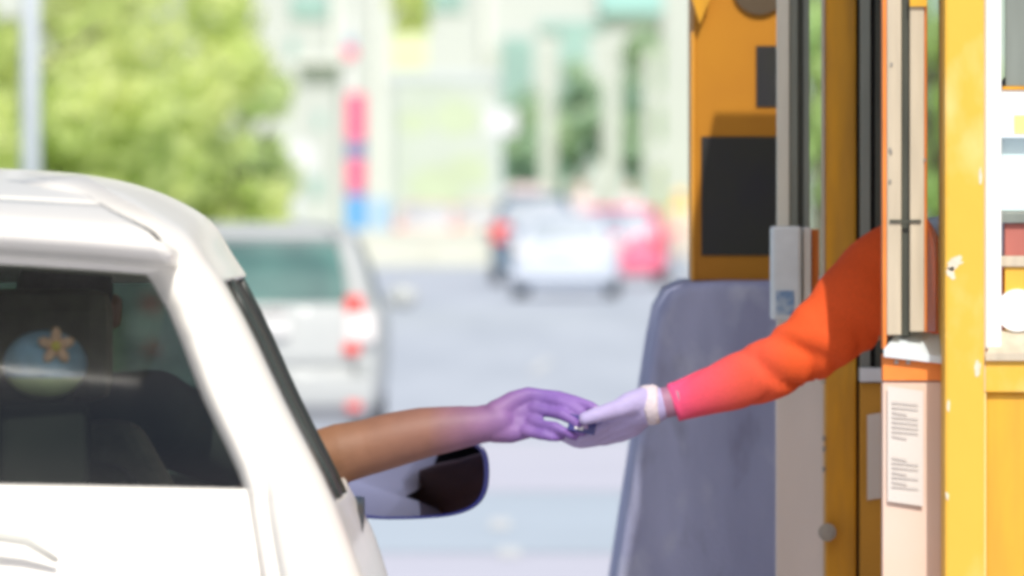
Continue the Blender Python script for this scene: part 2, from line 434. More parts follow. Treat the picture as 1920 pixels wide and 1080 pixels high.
# --- the near white SUV
suv = empty('parked_suv', (-1.100, 10.72, 0), R(.92), 'white sport utility vehicle nearest on the left, its driver reaching out beside the booth', 'car')
suv.name = 'white_suv'
rows = [  # zr    zs    W     Yr    Yf    r    rf   gm  lip  arch
    (.24, .24, .86, .12, 4.66, .20, .25, .16, 0, 0),
    (.40, .40, .92, .02, 4.76, .22, .30, .16, 0, 0),
    (.62, .62, .94, .03, 4.78, .22, .30, .16, 0, 0),
    (.84, .82, .948, .08, 4.74, .20, .30, .155, 0, 0),
    (1.02, .98, .943, .11, 4.66, .17, .30, .150, 0, .004),
    (1.17, 1.105, .913, .15, 4.45, .14, .25, .135, 0, .010),
    (1.288, 1.205, .872, .205, 3.75, .115, .20, .112, 0, .014),
    (1.308, 1.224, .865, .215, 3.60, .11, .18, .106, 0, .015),
    (1.44, 1.37, .797, .32, 3.22, .10, .14, .094, 0, .022),
    (1.610, 1.565, .710, .43, 2.82, .085, .12, .062, 0, .034),
    (1.622, 1.582, .700, .44, 2.76, .085, .12, .060, .02, .034),
    (1.630, 1.595, .692, .447, 2.72, .085, .12, .058, .15, .034),
    (1.668, 1.650, .658, .49, 2.60, .10, .14, .055, .21, .030),
    (1.690, 1.684, .605, .56, 2.50, .12, .16, .060, .14, .022),
    (1.707, 1.704, .555, .68, 2.36, .14, .18, .055, .05, .012),
    (1.723, 1.723, .46, .92, 2.15, .16, .18, .05, 0, .004),
    (1.735, 1.735, .25, 1.25, 1.9, .10, .10, .05, 0, 0)]
car_shell(suv, rows, 7, 9, 6, [(.03, .20), (.24, .53), (.56, .90)], M['suv'], (M['tint'], M['side_tint'], M['windshield']), open_front=(2,), sub=4)
for sx in (-.80, .80):
    for y in (.95, 3.75): wheel(suv, sx, y, .38, .25)
for sx in (-1, 1):                                            # tail lamps wrap the corner under the window line
    bm = bmesh.new(); pts = [(sx * .70, .14), (sx * .80, .18), (sx * .875, .27), (sx * .915, .42)]
    for z0, z1 in ((.86, 1.06),):
        a = [bm.verts.new((x * 1.012, y - .03, z0)) for x, y in pts]; b = [bm.verts.new((x * 1.006, y - .025, z1)) for x, y in pts]
        for i in range(3): bm.faces.new((a[i], a[i + 1], b[i + 1], b[i]))
    o = build('tail_light', bm, M['red_lens'], suv, True)
    md = o.modifiers.new('t', 'SOLIDIFY'); md.thickness = .03
bm = bmesh.new(); box(bm, -.26, .26, .035, .075, .86, .98, .006); build('number_plate', bm, M['plate'], suv)
bm = bmesh.new()
tube(bm, [(-.50, .165, 1.205), (-.46, .15, 1.232), (-.40, .145, 1.242), (0, .135, 1.246), (.40, .145, 1.242), (.46, .15, 1.232), (.50, .165, 1.205)], [.005, .007, .008, .008, .008, .007, .005], 10)
build('tailgate_crease_shade', bm, M['crease_shade'], suv, True)
bm = bmesh.new(); box(bm, -.9, .9, -.04, .10, .42, .56, .03); build('rear_bumper', bm, M['suv'], suv)
bm = bmesh.new(); tube(bm, [(0, .235, 1.318), (.15, .245, 1.322), (.40, .27, 1.33)], [.008, .008, .006], 8); build('rear_wiper', bm, M['rubber'], suv)
# creases pressed in the tailgate
bm = bmesh.new(); tube(bm, [(.675, .238, 1.272), (.690, .222, 1.235), (.705, .212, 1.205)], [.002, .006, .002], 8); build('tailgate_crease', bm, M['suv'], suv, True)
# cabin: lining, seats, dashboard, wheel
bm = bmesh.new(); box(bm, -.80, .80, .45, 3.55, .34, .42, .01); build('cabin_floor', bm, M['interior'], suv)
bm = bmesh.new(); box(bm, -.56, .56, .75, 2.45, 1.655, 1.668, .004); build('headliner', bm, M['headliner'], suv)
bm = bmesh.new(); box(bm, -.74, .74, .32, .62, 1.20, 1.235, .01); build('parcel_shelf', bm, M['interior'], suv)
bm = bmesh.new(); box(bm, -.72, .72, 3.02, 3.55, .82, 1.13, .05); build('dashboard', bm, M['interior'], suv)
def seat(cx, y, wdt, h0, h1, name='seat'):
    bm = bmesh.new(); box(bm, cx - wdt / 2, cx + wdt / 2, y - .02, y + .50, .55, .70, .05)
    sb = [(cx - wdt / 2, .62), (cx - wdt / 2, h0 - .14), (cx - wdt * .34, h0), (cx + wdt * .34, h0), (cx + wdt / 2, h0 - .14), (cx + wdt / 2, .62)]
    poly(bm, sb, y - .15, y - .02)
    o = build(name, bm, M['interior'], suv)
    md = o.modifiers.new('b', 'BEVEL'); md.width = .03; md.segments = 3
    bm = bmesh.new(); box(bm, cx - .13, cx + .13, y - .15, y - .05, h0 + .03, h1, .035)
    cyl(bm, (cx - .05, y - .1, h0 - .05), (cx - .05, y - .1, h0 + .06), .008, n=8); cyl(bm, (cx + .05, y - .1, h0 - .05), (cx + .05, y - .1, h0 + .06), .008, n=8)
    build('headrest', bm, M['interior'], o)
seat(.37, 2.50, .50, 1.33, 1.54); seat(-.37, 2.50, .50, 1.33, 1.54)
seat(.34, 1.62, .60, 1.29, 1.44, 'rear_seat'); seat(-.34, 1.62, .60, 1.29, 1.44, 'rear_seat')
bm = bmesh.new(); N = 28
tube(bm, [Vector((.37 + .18 * math.cos(2 * math.pi * k / N), 3.0 - .06 * math.sin(2 * math.pi * k / N), 1.03 + .17 * math.sin(2 * math.pi * k / N))) for k in range(N + 1)], [.014] * (N + 1), 8, cap=False)
cyl(bm, (.37, 3.0, 1.03), (.37, 3.25, .95), .03, n=10); tube(bm, [(.20, 3.0, 1.03), (.37, 2.99, 1.03), (.54, 3.0, 1.03)], [.012, .03, .012], 8)
build('steering_wheel', bm, M['dark_plastic'], suv, True)
bm = bmesh.new(); box(bm, -.10, .10, 2.80, 2.82, 1.50, 1.56, .008); build('interior_mirror', bm, M['dark_plastic'], suv)

# door mirror (right side), positions in world, parented with the car's inverse
def world_child(o, root):
    bpy.context.view_layer.update()
    o.parent = root; o.matrix_parent_inverse = root.matrix_world.inverted(); return o
YM = 14.0
outline = [(640, 905), (655, 870), (700, 850), (780, 835), (850, 826), (895, 828), (914, 845), (919, 885), (914, 925), (893, 952), (850, 968), (780, 974), (700, 975), (655, 968), (642, 940)]
for _ in range(2):                                            # round the corners
    outline = [q for a, b in zip(outline, outline[1:] + outline[:1]) for q in ((a[0] * .75 + b[0] * .25, a[1] * .75 + b[1] * .25), (a[0] * .25 + b[0] * .75, a[1] * .25 + b[1] * .75))]
def loft_outline(bm, scales, yoff, c=(790, 905)):
    rings = []
    for s, dy in zip(scales, yoff):
        rings.append([bm.verts.new(P(c[0] + (px - c[0]) * s, c[1] + (py - c[1]) * s, YM) + Vector((0, dy - (c[0] + (px - c[0]) * s - 790) / 1100 * .20 - (c[1] + (py - c[1]) * s - 905) / 1100 * .11, 0))) for px, py in outline])
    n = len(outline)
    for a, b in zip(rings[:-1], rings[1:]):
        for k in range(n): bm.faces.new((a[k], a[(k + 1) % n], b[(k + 1) % n], b[k]))
    return rings
bm = bmesh.new(); r = loft_outline(bm, [.90, .93, .985, 1.0, .99, .93, .78, .45], [.012, .0, -.006, .008, .05, .09, .12, .135]); bm.faces.new(r[-1])
hs = world_child(build('door_mirror', bm, M['navy_plastic'], None, True), suv)
bm = bmesh.new(); r = loft_outline(bm, [.925], [.0035]); bm.faces.new(r[0])
world_child(build('mirror_glass', bm, M['mirror'], None), hs)
bm = bmesh.new(); tube(bm, [P(590, 945, 14.02), P(625, 940, 14.04), P(668, 935, 14.06)], [.035, .028, .03], 12); world_child(build('mirror_arm', bm, M['dark_plastic'], None, True), hs)
# black sill strip at the bottom of the open driver window is part of the door
bm = bmesh.new(); box(bm, .875, .902, 1.0, 3.05, 1.155, 1.185, .006); build('window_sill_trim', bm, M['trim'], suv)
for y in (2.30, 1.35):
    bm = bmesh.new(); box(bm, .935, .962, y, y + .17, .93, .96, .01); build('door_handle', bm, M['suv'], suv)

# cushion with a flower on the shelf
cr = .058
cz = Z(672, 11.32)
cu = empty('round_cushion', (X(85, 11.32), 11.32, cz - .06), 0, 'round blue and green cushion with an orange flower behind the rear glass', 'cushion')
bm = bmesh.new(); bmesh.ops.create_uvsphere(bm, u_segments=28, v_segments=16, radius=1, matrix=Matrix.Translation((0, 0, .052)) @ Matrix.Diagonal((cr, .05, .047, 1)))
lo = [f for f in bm.faces if f.calc_center_median().z < .034]
for f in lo: f.material_index = 1
build('cover', bm, [M['cushion_blue'], M['cushion_green']], cu, True)
bm = bmesh.new()
for k in range(5):
    a = R(90 + 72 * k)
    bmesh.ops.create_uvsphere(bm, u_segments=12, v_segments=8, radius=1, matrix=Matrix.Translation((.018 + .0145 * math.cos(a), -.052, .078 + .0145 * math.sin(a))) @ Matrix.Rotation(-a, 4, 'Y') @ Matrix.Diagonal((.012, .005, .0075, 1)))
fl = build('flower', bm, M['petal'], cu, True)
bm = bmesh.new(); bmesh.ops.create_uvsphere(bm, u_segments=12, v_segments=8, radius=1, matrix=Matrix.Translation((.018, -.057, .078)) @ Matrix.Diagonal((.007, .004, .007, 1))); build('flower_centre', bm, M['petal_core'], fl, True)
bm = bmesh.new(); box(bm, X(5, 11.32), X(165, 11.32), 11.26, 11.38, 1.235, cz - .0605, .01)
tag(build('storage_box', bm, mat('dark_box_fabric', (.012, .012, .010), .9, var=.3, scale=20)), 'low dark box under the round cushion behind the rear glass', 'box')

def far_car(name, cx, cy, rows, paint, label, tw, lamp, glassm, gl_rows=(4, 6), rz=0, group=None):
    root = empty(name, (cx, cy, 0), rz, label, 'car', group)
    car_shell(root, rows, gl_rows[0], gl_rows[1], 3, tw, paint, glassm, sub=3, crown=.10)
    for sx in (-1, 1):
        for y in (.8, rows[2][4] - .85): wheel(root, sx * (rows[2][2] - .12), y, .31, .19)
        for (a, b, z0, z1, y, mm) in lamp:
            bm = bmesh.new(); x0, x1 = sorted((sx * a, sx * b)); box(bm, x0, x1, y, y + .10, z0, z1, .02)
            build('tail_light', bm, mm, root)
        bm = bmesh.new(); x0 = rows[3][2] + .0
        bmesh.ops.create_uvsphere(bm, u_segments=14, v_segments=10, radius=1, matrix=Matrix.Translation((sx * (x0 + .11), rows[2][4] - 1.35, 1.0)) @ Matrix.Diagonal((.11, .07, .085, 1)))
        cyl(bm, (sx * (x0 - .06), rows[2][4] - 1.35, .93), (sx * (x0 + .08), rows[2][4] - 1.35, .96), .02, n=8)
        build('door_mirror', bm, paint, root, True)
    bm = bmesh.new(); box(bm, -.24, .24, -.02, .04, rows[2][0] + .12, rows[2][0] + .24, .006); build('number_plate', bm, M['plate'], root)
    bm = bmesh.new(); box(bm, -rows[1][2] + .03, rows[1][2] - .03, -.05, .10, .33, .52, .04); build('rear_bumper', bm, paint, root)
    bm = bmesh.new(); box(bm, -.70, .70, .4, rows[2][4] - 1.0, .28, .80, .02); build('cabin', bm, M['interior'], root)
    return root
rows_s = [(.22, .22, .76, .10, 3.90, .16, .25, .14), (.42, .42, .82, .0, 4.05, .18, .3, .14), (.66, .66, .84, .02, 4.08, .2, .3, .15), (.93, .88, .83, .07, 3.95, .2, .3, .17),
          (.99, .96, .80, .10, 3.25, .18, .2, .17), (1.2, 1.18, .74, .20, 2.9, .16, .16, .15), (1.385, 1.38, .665, .32, 2.5, .14, .12, .13), (1.43, 1.43, .63, .30, 2.42, .14, .12, .12),
          (1.48, 1.48, .56, .42, 2.2, .16, .14, .1), (1.51, 1.51, .38, .75, 1.9, .14, .14, .08)]
gf = (M['far_glass'], M['far_glass'], M['far_glass'])
far_car('silver_hatchback', -1.68, 53, rows_s, M['silver'], 'silver hatchback seen from behind, waiting just beyond the near white vehicle', [(.06, .24), (.28, .54), (.58, .9)],
        [(.60, .72, .93, 1.04, .10, M['red_lens']), (.60, .80, .74, .93, .06, M['clear_lens']), (.59, .70, .66, .735, .04, M['red_lens']), (.61, .71, .30, .36, -.06, M['red_lens'])], gf)
bm = bmesh.new(); box(bm, -.55, -.35, 0, .02, 0, .025); ob = build('brake_light', bm, M['red_lens'], bpy.data.objects['silver_hatchback']); ob.location = (-.0, .22, 1.37)
bm = bmesh.new(); box(bm, -.22, .22, .06, .085, .90, .97, .008); build('tailgate_handle', bm, M['chrome'], bpy.data.objects['silver_hatchback'])
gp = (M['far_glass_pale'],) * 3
rows_w = [tuple([r[0] * .93, r[1] * .93, r[2] * (1.04 if i < 4 else .96 - .02 * (i - 4))] + list(r[3:])) for i, r in enumerate(rows_s)]
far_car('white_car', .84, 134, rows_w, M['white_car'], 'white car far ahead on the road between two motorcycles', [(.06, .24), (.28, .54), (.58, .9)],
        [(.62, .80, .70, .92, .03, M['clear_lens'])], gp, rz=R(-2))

# ------------------------------------------------------------------ people at the hand-over
YA = 13.6
def ch(*pts):   # (px, py, dY, r)
    return [(P(a, b, YA + c), r) for a, b, c, r in pts]
M['skin_driver'] = axis_ramp('tanned_skin_violet_glow', [(-.60, (.20, .09, .045)), (-.32, (.25, .12, .058)), (-.14, (.235, .11, .08)), (-.04, (.23, .115, .25)), (.05, (.20, .11, .38)), (.16, (.24, .13, .42))], 0, .6, .08, 30, .12)  # brown skin; the violet towards the fingers is lens glow painted in
M['skin_worker'] = axis_ramp('skin', [(.15, (.30, .16, .26)), (.24, (.33, .16, .26)), (.5, (.45, .25, .16)), (1.2, (.45, .25, .16))], 0, .55, .05, 60, .3)  # wrist end of the skin has the violet glow mixed in
M['shirt_dark'] = mat('dark_green_shirt', (.03, .035, .03), .9, var=.2, scale=15)
M['trousers'] = mat('dark_trousers', (.03, .035, .05), .9)
M['hair'] = mat('black_hair', (.012, .01, .01), .6, bump=.5, scale=80)
drv = empty('person', (-.77, 13.30, 0), 0, 'driver inside the near white vehicle, bare brown right arm stretched out of the window', 'person')
def at0(o, root):
    o.parent = root; o.matrix_parent_inverse = Matrix.Translation(root.location).inverted(); return o
sh = (-.585, 13.36, 1.33)
head = (-.73, 13.42, 1.505)
hand_d = [
    ch((690, 838, .0, .0465), (740, 824, 0, .0455), (790, 812, 0, .0425), (830, 806, 0, .039), (865, 801, 0, .0355), (895, 797, 0, .0318), (915, 795, 0, .0300), (935, 790, 0, .029)),
    ch((905, 774, .004, .0135), (918, 772, .004, .0130)),
    ch((930, 772, .012, .020), (965, 756, .012, .019), (995, 750, .01, .0135)),
    ch((935, 785, .008, .021), (975, 776, .006, .018), (1002, 770, 0, .0125)),
    ch((935, 800, .002, .021), (975, 796, .0, .017), (1000, 791, -.002, .012)),
    ch((928, 808, -.004, .020), (958, 811, -.006, .018), (988, 809, -.006, .0125)),
    ch((994, 744, .006, .0125), (1022, 749, -.004, .0090), (1048, 753, -.016, .0104), (1070, 762, -.026, .0080), (1087, 774, -.031, .0086), (1104, 788, -.028, .0068)),
    ch((1002, 767, -.004, .0120), (1030, 773, -.018, .0086), (1054, 777, -.032, .0100), (1073, 788, -.040, .0078), (1086, 800, -.038, .0080), (1094, 812, -.030, .0064)),
    ch((999, 790, -.012, .0115), (1020, 797, -.026, .0082), (1040, 801, -.036, .0096), (1056, 808, -.042, .0076), (1067, 814, -.036, .0076), (1078, 820, -.026, .0062)),
    ch((985, 808, -.016, .0105), (1003, 814, -.026, .0078), (1020, 816, -.034, .0090), (1035, 820, -.038, .0070), (1045, 821, -.032, .0068), (1054, 820, -.022, .0056)),
    ch((930, 775, -.004, .021), (962, 752, .004, .0170), (990, 741, .006, .0140), (1020, 742, .0, .0110), (1046, 746, -.006, .0122), (1076, 752, -.018, .0100), (1108, 762, -.030, .0088), (1122, 770, -.034, .0072)),
]
body_d = [
    [((-.77, 13.22, .74), .15), ((-.77, 13.30, .95), .14), ((-.76, 13.36, 1.18), .13), ((-.75, 13.38, 1.30), .09), ((-.735, 13.40, 1.40), .052)],
    [((-.90, 13.36, 1.28), .075), ((-.75, 13.38, 1.28), .10), (sh, .065)],
    [(sh, .060), ((-.44, 13.50, 1.26), .050), (P(590, 862, YA), .047), (P(640, 850, YA), .050), (P(690, 838, YA), .046)],
    [((-.93, 13.38, 1.28), .058), ((-1.0, 13.5, 1.05), .046), ((-.93, 13.7, 1.05), .036), ((-.88, 13.74, 1.12), .026), ((-.87, 13.79, 1.15), .03)],
    [((-.87, 13.24, .74), .095), ((-.87, 13.62, .78), .075), ((-.87, 13.78, .50), .055), ((-.87, 13.90, .46), .04)],
    [((-.67, 13.24, .74), .095), ((-.67, 13.62, .78), .075), ((-.67, 13.78, .50), .055), ((-.67, 13.90, .46), .04)],
    [(head, .078), ((head[0] - .0, head[1] + .02, head[2] - .05), .062)],
    [((head[0], head[1] + .075, head[2] - .01), .012), ((head[0], head[1] + .09, head[2] - .03), .014)],
    [((head[0] + .078, head[1], head[2] - .02), .014), ((head[0] + .08, head[1] - .005, head[2] + .01), .014)],
    [((head[0] - .078, head[1], head[2] - .02), .014), ((head[0] - .08, head[1] - .005, head[2] + .01), .014)],
] + hand_d
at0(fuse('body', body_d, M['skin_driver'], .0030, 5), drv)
at0(fuse('hair', [[((head[0], head[1] - .018, head[2] + .028), .080), ((head[0], head[1] - .012, head[2] + .03), .080)]], M['hair'], .006, 2), drv)
at0(fuse('shirt', [
    [((-.77, 13.22, .72), .165), ((-.77, 13.30, .95), .155), ((-.76, 13.36, 1.18), .145), ((-.75, 13.375, 1.28), .105)],
    [((-.91, 13.36, 1.28), .088), ((-.75, 13.375, 1.285), .11), (sh, .078)],
    [(sh, .075), ((-.47, 13.47, 1.275), .064)],
    [((-.93, 13.38, 1.28), .07), ((-.98, 13.46, 1.13), .058)]], M['shirt_dark'], .009, 3), drv)
for s in (-1, 1):
    bm = bmesh.new(); bmesh.ops.create_uvsphere(bm, u_segments=10, v_segments=8, radius=.009, matrix=Matrix.Translation((head[0] + s * .03, head[1] + .074, head[2] + .012)))
    at0(build('eye', bm, M['rubber'], None, True), drv)

# --- booth attendant
wk = empty('person', (.90, 13.80, .40), 0, 'booth attendant in an orange long-sleeved shirt, reaching out of the booth with one gloved hand', 'person')
whead = (.865, 13.80, 1.80)
lsh = (.72, 13.66, 1.545)
hand_w = [
    ch((1300, 742, 0, .026), (1262, 752, 0, .026), (1235, 757, 0, .0255), (1205, 762, 0, .027)),
    ch((1200, 757, .0, .022), (1172, 768, .0, .020), (1143, 786, .0, .013)),
    ch((1200, 765, .010, .022), (1172, 782, .012, .020), (1144, 800, .012, .0125)),
    ch((1203, 772, .020, .021), (1178, 793, .024, .018), (1152, 810, .026, .012)),
    ch((1206, 775, .028, .019), (1185, 800, .036, .016), (1162, 815, .040, .0115)),
    ch((1143, 786, .0, .0115), (1112, 808, -.010, .0092), (1084, 820, -.012, .0085), (1062, 812, -.012, .0075)),
    ch((1144, 800, .012, .0115), (1110, 820, .006, .0095), (1080, 828, .004, .0085), (1056, 817, .003, .0075)),
    ch((1152, 810, .026, .0110), (1118, 825, .022, .0090), (1088, 830, .020, .0082), (1066, 819, .018, .0073)),
    ch((1162, 815, .040, .0100), (1132, 825, .038, .0082), (1110, 824, .036, .0074), (1094, 814, .034, .0066)),
    ch((1205, 752, -.010, .021), (1178, 758, -.024, .0175), (1160, 766, -.034, .0135), (1140, 772, -.044, .0122), (1116, 779, -.056, .0108), (1096, 785, -.060, .0086)),
]
arm_w = [(lsh, .055), ((.61, 13.63, 1.50), .048), (P(1535, 640, YA), .034), (P(1400, 709, YA), .027), (P(1300, 742, YA), .026)]
body_w = [
    [((1.0, 13.82, 1.10), .14), ((.95, 13.82, 1.28), .125), ((.88, 13.81, 1.46), .13), ((.85, 13.81, 1.56), .075), ((.86, 13.81, 1.68), .050)],
    [(lsh, .065), ((.86, 13.81, 1.52), .09), ((.98, 13.98, 1.52), .065)],
    arm_w,
    [((.98, 13.98, 1.52), .058), ((1.06, 14.02, 1.28), .046), ((.92, 14.04, 1.12), .036), ((.84, 14.04, 1.13), .026), ((.78, 14.04, 1.12), .03)],
    [((1.03, 13.74, 1.08), .095), ((1.03, 13.74, .72), .065), ((1.05, 13.74, .28), .045), ((.95, 13.73, .21), .04)],
    [((1.03, 13.92, 1.08), .095), ((1.03, 13.92, .72), .065), ((1.05, 13.92, .28), .045), ((.95, 13.93, .21), .04)],
    [(whead, .080), ((whead[0] - .02, whead[1], whead[2] - .05), .064)],
    [((whead[0] - .078, whead[1], whead[2] - .01), .012), ((whead[0] - .095, whead[1], whead[2] - .03), .014)],
    [((whead[0], whead[1] - .08, whead[2] - .02), .014), ((whead[0] + .005, whead[1] - .082, whead[2] + .01), .014)],
    [((whead[0], whead[1] + .08, whead[2] - .02), .014), ((whead[0] + .005, whead[1] + .082, whead[2] + .01), .014)],
] + hand_w
at0(fuse('body', body_w, M['skin_worker'], .0038, 4), wk)
M['glove'] = mat('white_glove_violet_glow', (.42, .37, .62), .75, var=.05, scale=40, bump=.3)  # white glove; its lavender is the violet glow put into the colour
M['glove_cuff'] = mat('cream_glove_cuff', (.66, .58, .62), .85, var=.05, scale=90, bump=.3)
gl_ch = [[(p, r + .0022) for p, r in c] for c in hand_w[1:]]
gl_ch.append([(P(1228, 759, YA), .030), (P(1205, 763, YA), .030), (P(1190, 768, YA + .004), .029)])
at0(fuse('glove', gl_ch, M['glove'], .0034, 4), wk)
bm = bmesh.new(); tube(bm, [P(1205, 762, YA), P(1212, 760, YA), P(1222, 759, YA), P(1231, 757, YA), P(1233, 757, YA)], [.031, .0335, .0335, .0325, .029], 28); at0(build('glove_cuff', bm, M['glove_cuff'], None, True), wk)
M['sleeve'] = axis_ramp('orange_knit_violet_glow', [(.24, (.74, .07, .26)), (.30, (.74, .07, .13)), (.38, (.72, .085, .05)), (.46, (.76, .09, .014)), (.62, (.84, .10, .008)), (1.2, (.84, .10, .008))], 0, .85, .06, 220, .35)  # orange cloth; pink towards the cuff is painted violet glow
ctr = [(1262, 755, 36), (1300, 743, 40), (1350, 727, 47), (1400, 709, 55), (1440, 693, 59), (1500, 662, 66), (1530, 640, 71), (1560, 617, 77), (1600, 582, 88), (1650, 542, 102), (1690, 525, 112), (1740, 515, 120)]
# resample finely so the creases have points to live on
fine = []
for i in range(len(ctr) - 1):
    for k in range(6):
        t = k / 6; fine.append(tuple(a + (b - a) * t for a, b in zip(ctr[i], ctr[i + 1])))
fine.append(ctr[-1])
def smooth3(a, n):
    for _ in range(n): a = [a[0]] + [tuple((p + 2 * q + r) / 4 for p, q, r in zip(a[i - 1], a[i], a[i + 1])) for i in range(1, len(a) - 1)] + [a[-1]]
    return a
fine = smooth3(fine, 6)
folds = [(1452, .55, .05, 5, 2.2), (1476, .45, .06, 6, -1.8), (1510, .6, .05, 7, 2.4), (1340, .0, .030, 14, 3.0), (1440, .25, .05, 12, -1.2), (1468, .6, .075, 11, 1.5), (1498, .2, .07, 13, -1.3), (1540, .7, .07, 16, 1.2), (1585, .35, .09, 18, -1.0), (1625, .5, .10, 15, .9), (1390, .5, .035, 12, 2.0)]
def wob(i, u, p):
    px = fine[min(i, len(fine) - 1)][0]; s = 0
    for c, ph, amp, wd, sk in folds:
        d = (px - (c + sk * 26 * math.sin(2 * math.pi * (u + ph)))) / wd
        s -= 2.5 * amp * math.exp(-d * d) * (.55 + .45 * math.cos(2 * math.pi * (u + ph)))
    s += .020 * noise.noise(Vector((px * .02, u * 5, 3.1)))
    return s
bm = bmesh.new()
tube(bm, [P(a, b, YA + max(0, (a - 1560)) * .00035) for a, b, _ in fine], [r * YA / FPX for _, _, r in fine], 72, cap=False, flat=.80, wob=wob)
at0(build('sleeve_hem', (lambda b: (tube(b, [P(a_, b_, YA) for a_, b_ in ((1261, 755.4), (1263, 754.7), (1271, 752.1), (1273, 751.4))], [.0300, .0325, .0330, .0308], 40, cap=False, flat=.82), b)[1])(bmesh.new()), M['sleeve'], None, True), wk)
o = at0(build('sleeve', bm, M['sleeve'], None, True), wk); md = o.modifiers.new('t', 'SOLIDIFY'); md.thickness = .003; md.offset = -1
at0(fuse('shirt', [
    [((1.0, 13.82, 1.08), .155), ((.95, 13.82, 1.28), .14), ((.88, 13.81, 1.44), .145), ((.86, 13.81, 1.53), .10)],
    [((.74, 13.69, 1.52), .088), ((.86, 13.81, 1.52), .11), ((.98, 13.98, 1.52), .08)],
    [((.98, 13.98, 1.52), .075), ((1.06, 14.02, 1.28), .062), ((.93, 14.04, 1.13), .05)]], M['sleeve'], .008, 3), wk)
at0(fuse('trousers', [
    [((1.0, 13.82, 1.06), .152), ((1.02, 13.76, 1.0), .11), ((1.03, 13.74, .72), .085), ((1.05, 13.74, .32), .065)],
    [((1.02, 13.9, 1.0), .11), ((1.03, 13.92, .72), .085), ((1.05, 13.92, .32), .065)]], M['trousers'], .01, 3), wk)
M['scarf'] = mat('pale_blue_cloth', (.62, .68, .85), .9, var=.1, scale=30)
bm = bmesh.new(); N = 24
tube(bm, [Vector((.835 + .115 * math.cos(2 * math.pi * k / N) - .01, 13.79 + .10 * math.sin(2 * math.pi * k / N), 1.61 + .015 * math.sin(4 * math.pi * k / N))) for k in range(N + 1)], [.036] * (N + 1), 10, cap=False, wob=lambda i, u, p: .15 * noise.noise(p * 30))
at0(build('neck_scarf', bm, M['scarf'], None, True), wk)
at0(fuse('hair', [[((whead[0] + .02, whead[1], whead[2] + .03), .083), ((whead[0] + .03, whead[1], whead[2] - .02), .078)]], M['hair'], .007, 2), wk)
for s in (-1, 1):
    bm = bmesh.new(); bmesh.ops.create_uvsphere(bm, u_segments=10, v_segments=8, radius=.009, matrix=Matrix.Translation((whead[0] - .075, whead[1] + s * .03, whead[2] + .012)))
    at0(build('eye', bm, M['rubber'], None, True), wk)
M['nail'] = mat('fingernail', (.40, .27, .50), .3, coat=.4)  # nail colour includes the violet glow of the hand
for (a, b, dy, rr) in ((1103, 780, -.0375, 20), (1097, 800, -.0415, 30), (1118, 766, -.0415, 12)):
    bm = bmesh.new(); bmesh.ops.create_uvsphere(bm, u_segments=12, v_segments=8, radius=1, matrix=Matrix.Translation(P(a, b, YA + dy)) @ Matrix.Rotation(R(rr), 4, 'Y') @ Matrix.Diagonal((.0058, .0016, .0042, 1)))
    at0(build('fingernail', bm, M['nail'], None, True), drv)
# the card they exchange
M['card'] = mat('deep_blue_card', (.012, .01, .17), .35, coat=.3)
card = empty('toll_card', P(1092, 796, YA - .040), 0, 'small dark blue card with a white patch passed between the two hands', 'card')
bm = bmesh.new(); box(bm, -.023, .023, -.0015, .0015, -.014, .014, .001)
o = build('card_sheet', bm, M['card'], card); o.rotation_euler = (R(-10), R(12), R(8))
bm = bmesh.new(); box(bm, -.012, .002, -.0028, -.0018, -.010, -.003, .0004); build('white_patch', bm, M['white_frame'], o)

# ------------------------------------------------------------------ toll booth
TB = empty('toll_booth', (1.5, 14.0, .15), 0, 'yellow and orange toll booth with worn paint and white framed window at the right', 'toll booth')
def B(name, m, a, b, c, d, Y0, Y1, bev=.0015, parent=None):
    o = PB(name, m, None, a, b, c, d, Y0, Y1, bev); at0(o, TB)
    if parent is not None:
        o.parent = parent; o.matrix_parent_inverse = Matrix.Identity(4)
    return o
TOP, BOT = -820, 2150
YB = 13.2
# slim window stile pair beside the opening
B('window_stile', M['cream'], 1663, 1690, TOP, 628, YB, YB + .05)
B('window_stile', M['orange_rail'], 1655, 1662.5, TOP, 655, YB + .004, YB + .06)
B('window_gasket', M['dark_frame'], 1690, 1706, TOP, 630, YB + .012, YB + .05)
B('window_stile', M['cream'], 1706, 1733, TOP, 622, YB, YB + .05)
B('window_stile', M['orange_rail'], 1733.5, 1738.5, TOP, 622, YB + .006, YB + .05)
B('narrow_pane', M['clear'], 1738, 1771, TOP, 622, YB + .03, YB + .034, 0)
B('latch_bar', M['dark_frame'], 1668, 1727, 412, 417, YB - .004, YB - .001, 0)
B('top_bracket', M['yellow'], 1706, 1738, -12, 12, YB - .006, YB - .001, 0)
for (a, b) in ((1672, 120), (1671, 285), (1669, 340), (1669, 280), (1734, 300)):
    B('rivet', M['steel'], a - 2, a + 2, b - 3, b + 3, YB - .003, YB - .0005, 0)
# sloped sill, rail, lower panel
bm = bmesh.new()
a = [P(1657, 655, YB - .012), P(1768, 668, YB - .012), P(1768, 628, YB + .05), P(1690, 616, YB + .05)]
vs = [bm.verts.new(v) for v in a] + [bm.verts.new(v - Vector((0, 0, .012))) for v in a]
for q in ((0, 1, 2, 3), (7, 6, 5, 4), (0, 4, 5, 1), (1, 5, 6, 2), (2, 6, 7, 3), (3, 7, 4, 0)): bm.faces.new([vs[i] for i in q])
at0(build('window_sill', bm, M['silver_box'], None), TB)
B('lower_rail', M['orange_rail'], 1655, 1768, 664, 714, YB, YB + .05)
B('lower_panel', M['pink_panel'], 1655, 1768, 716, BOT, YB + .004, YB + .05)
for a in (1681, 1703): 
    B('screw', M['steel'], a - 4, a + 4, 675, 683, YB - .003, YB - .0005, .001)
# yellow corner post
B('corner_post', M['yellow_worn'], 1771, 1846, TOP, BOT, YB - .11, YB + .08, .006)
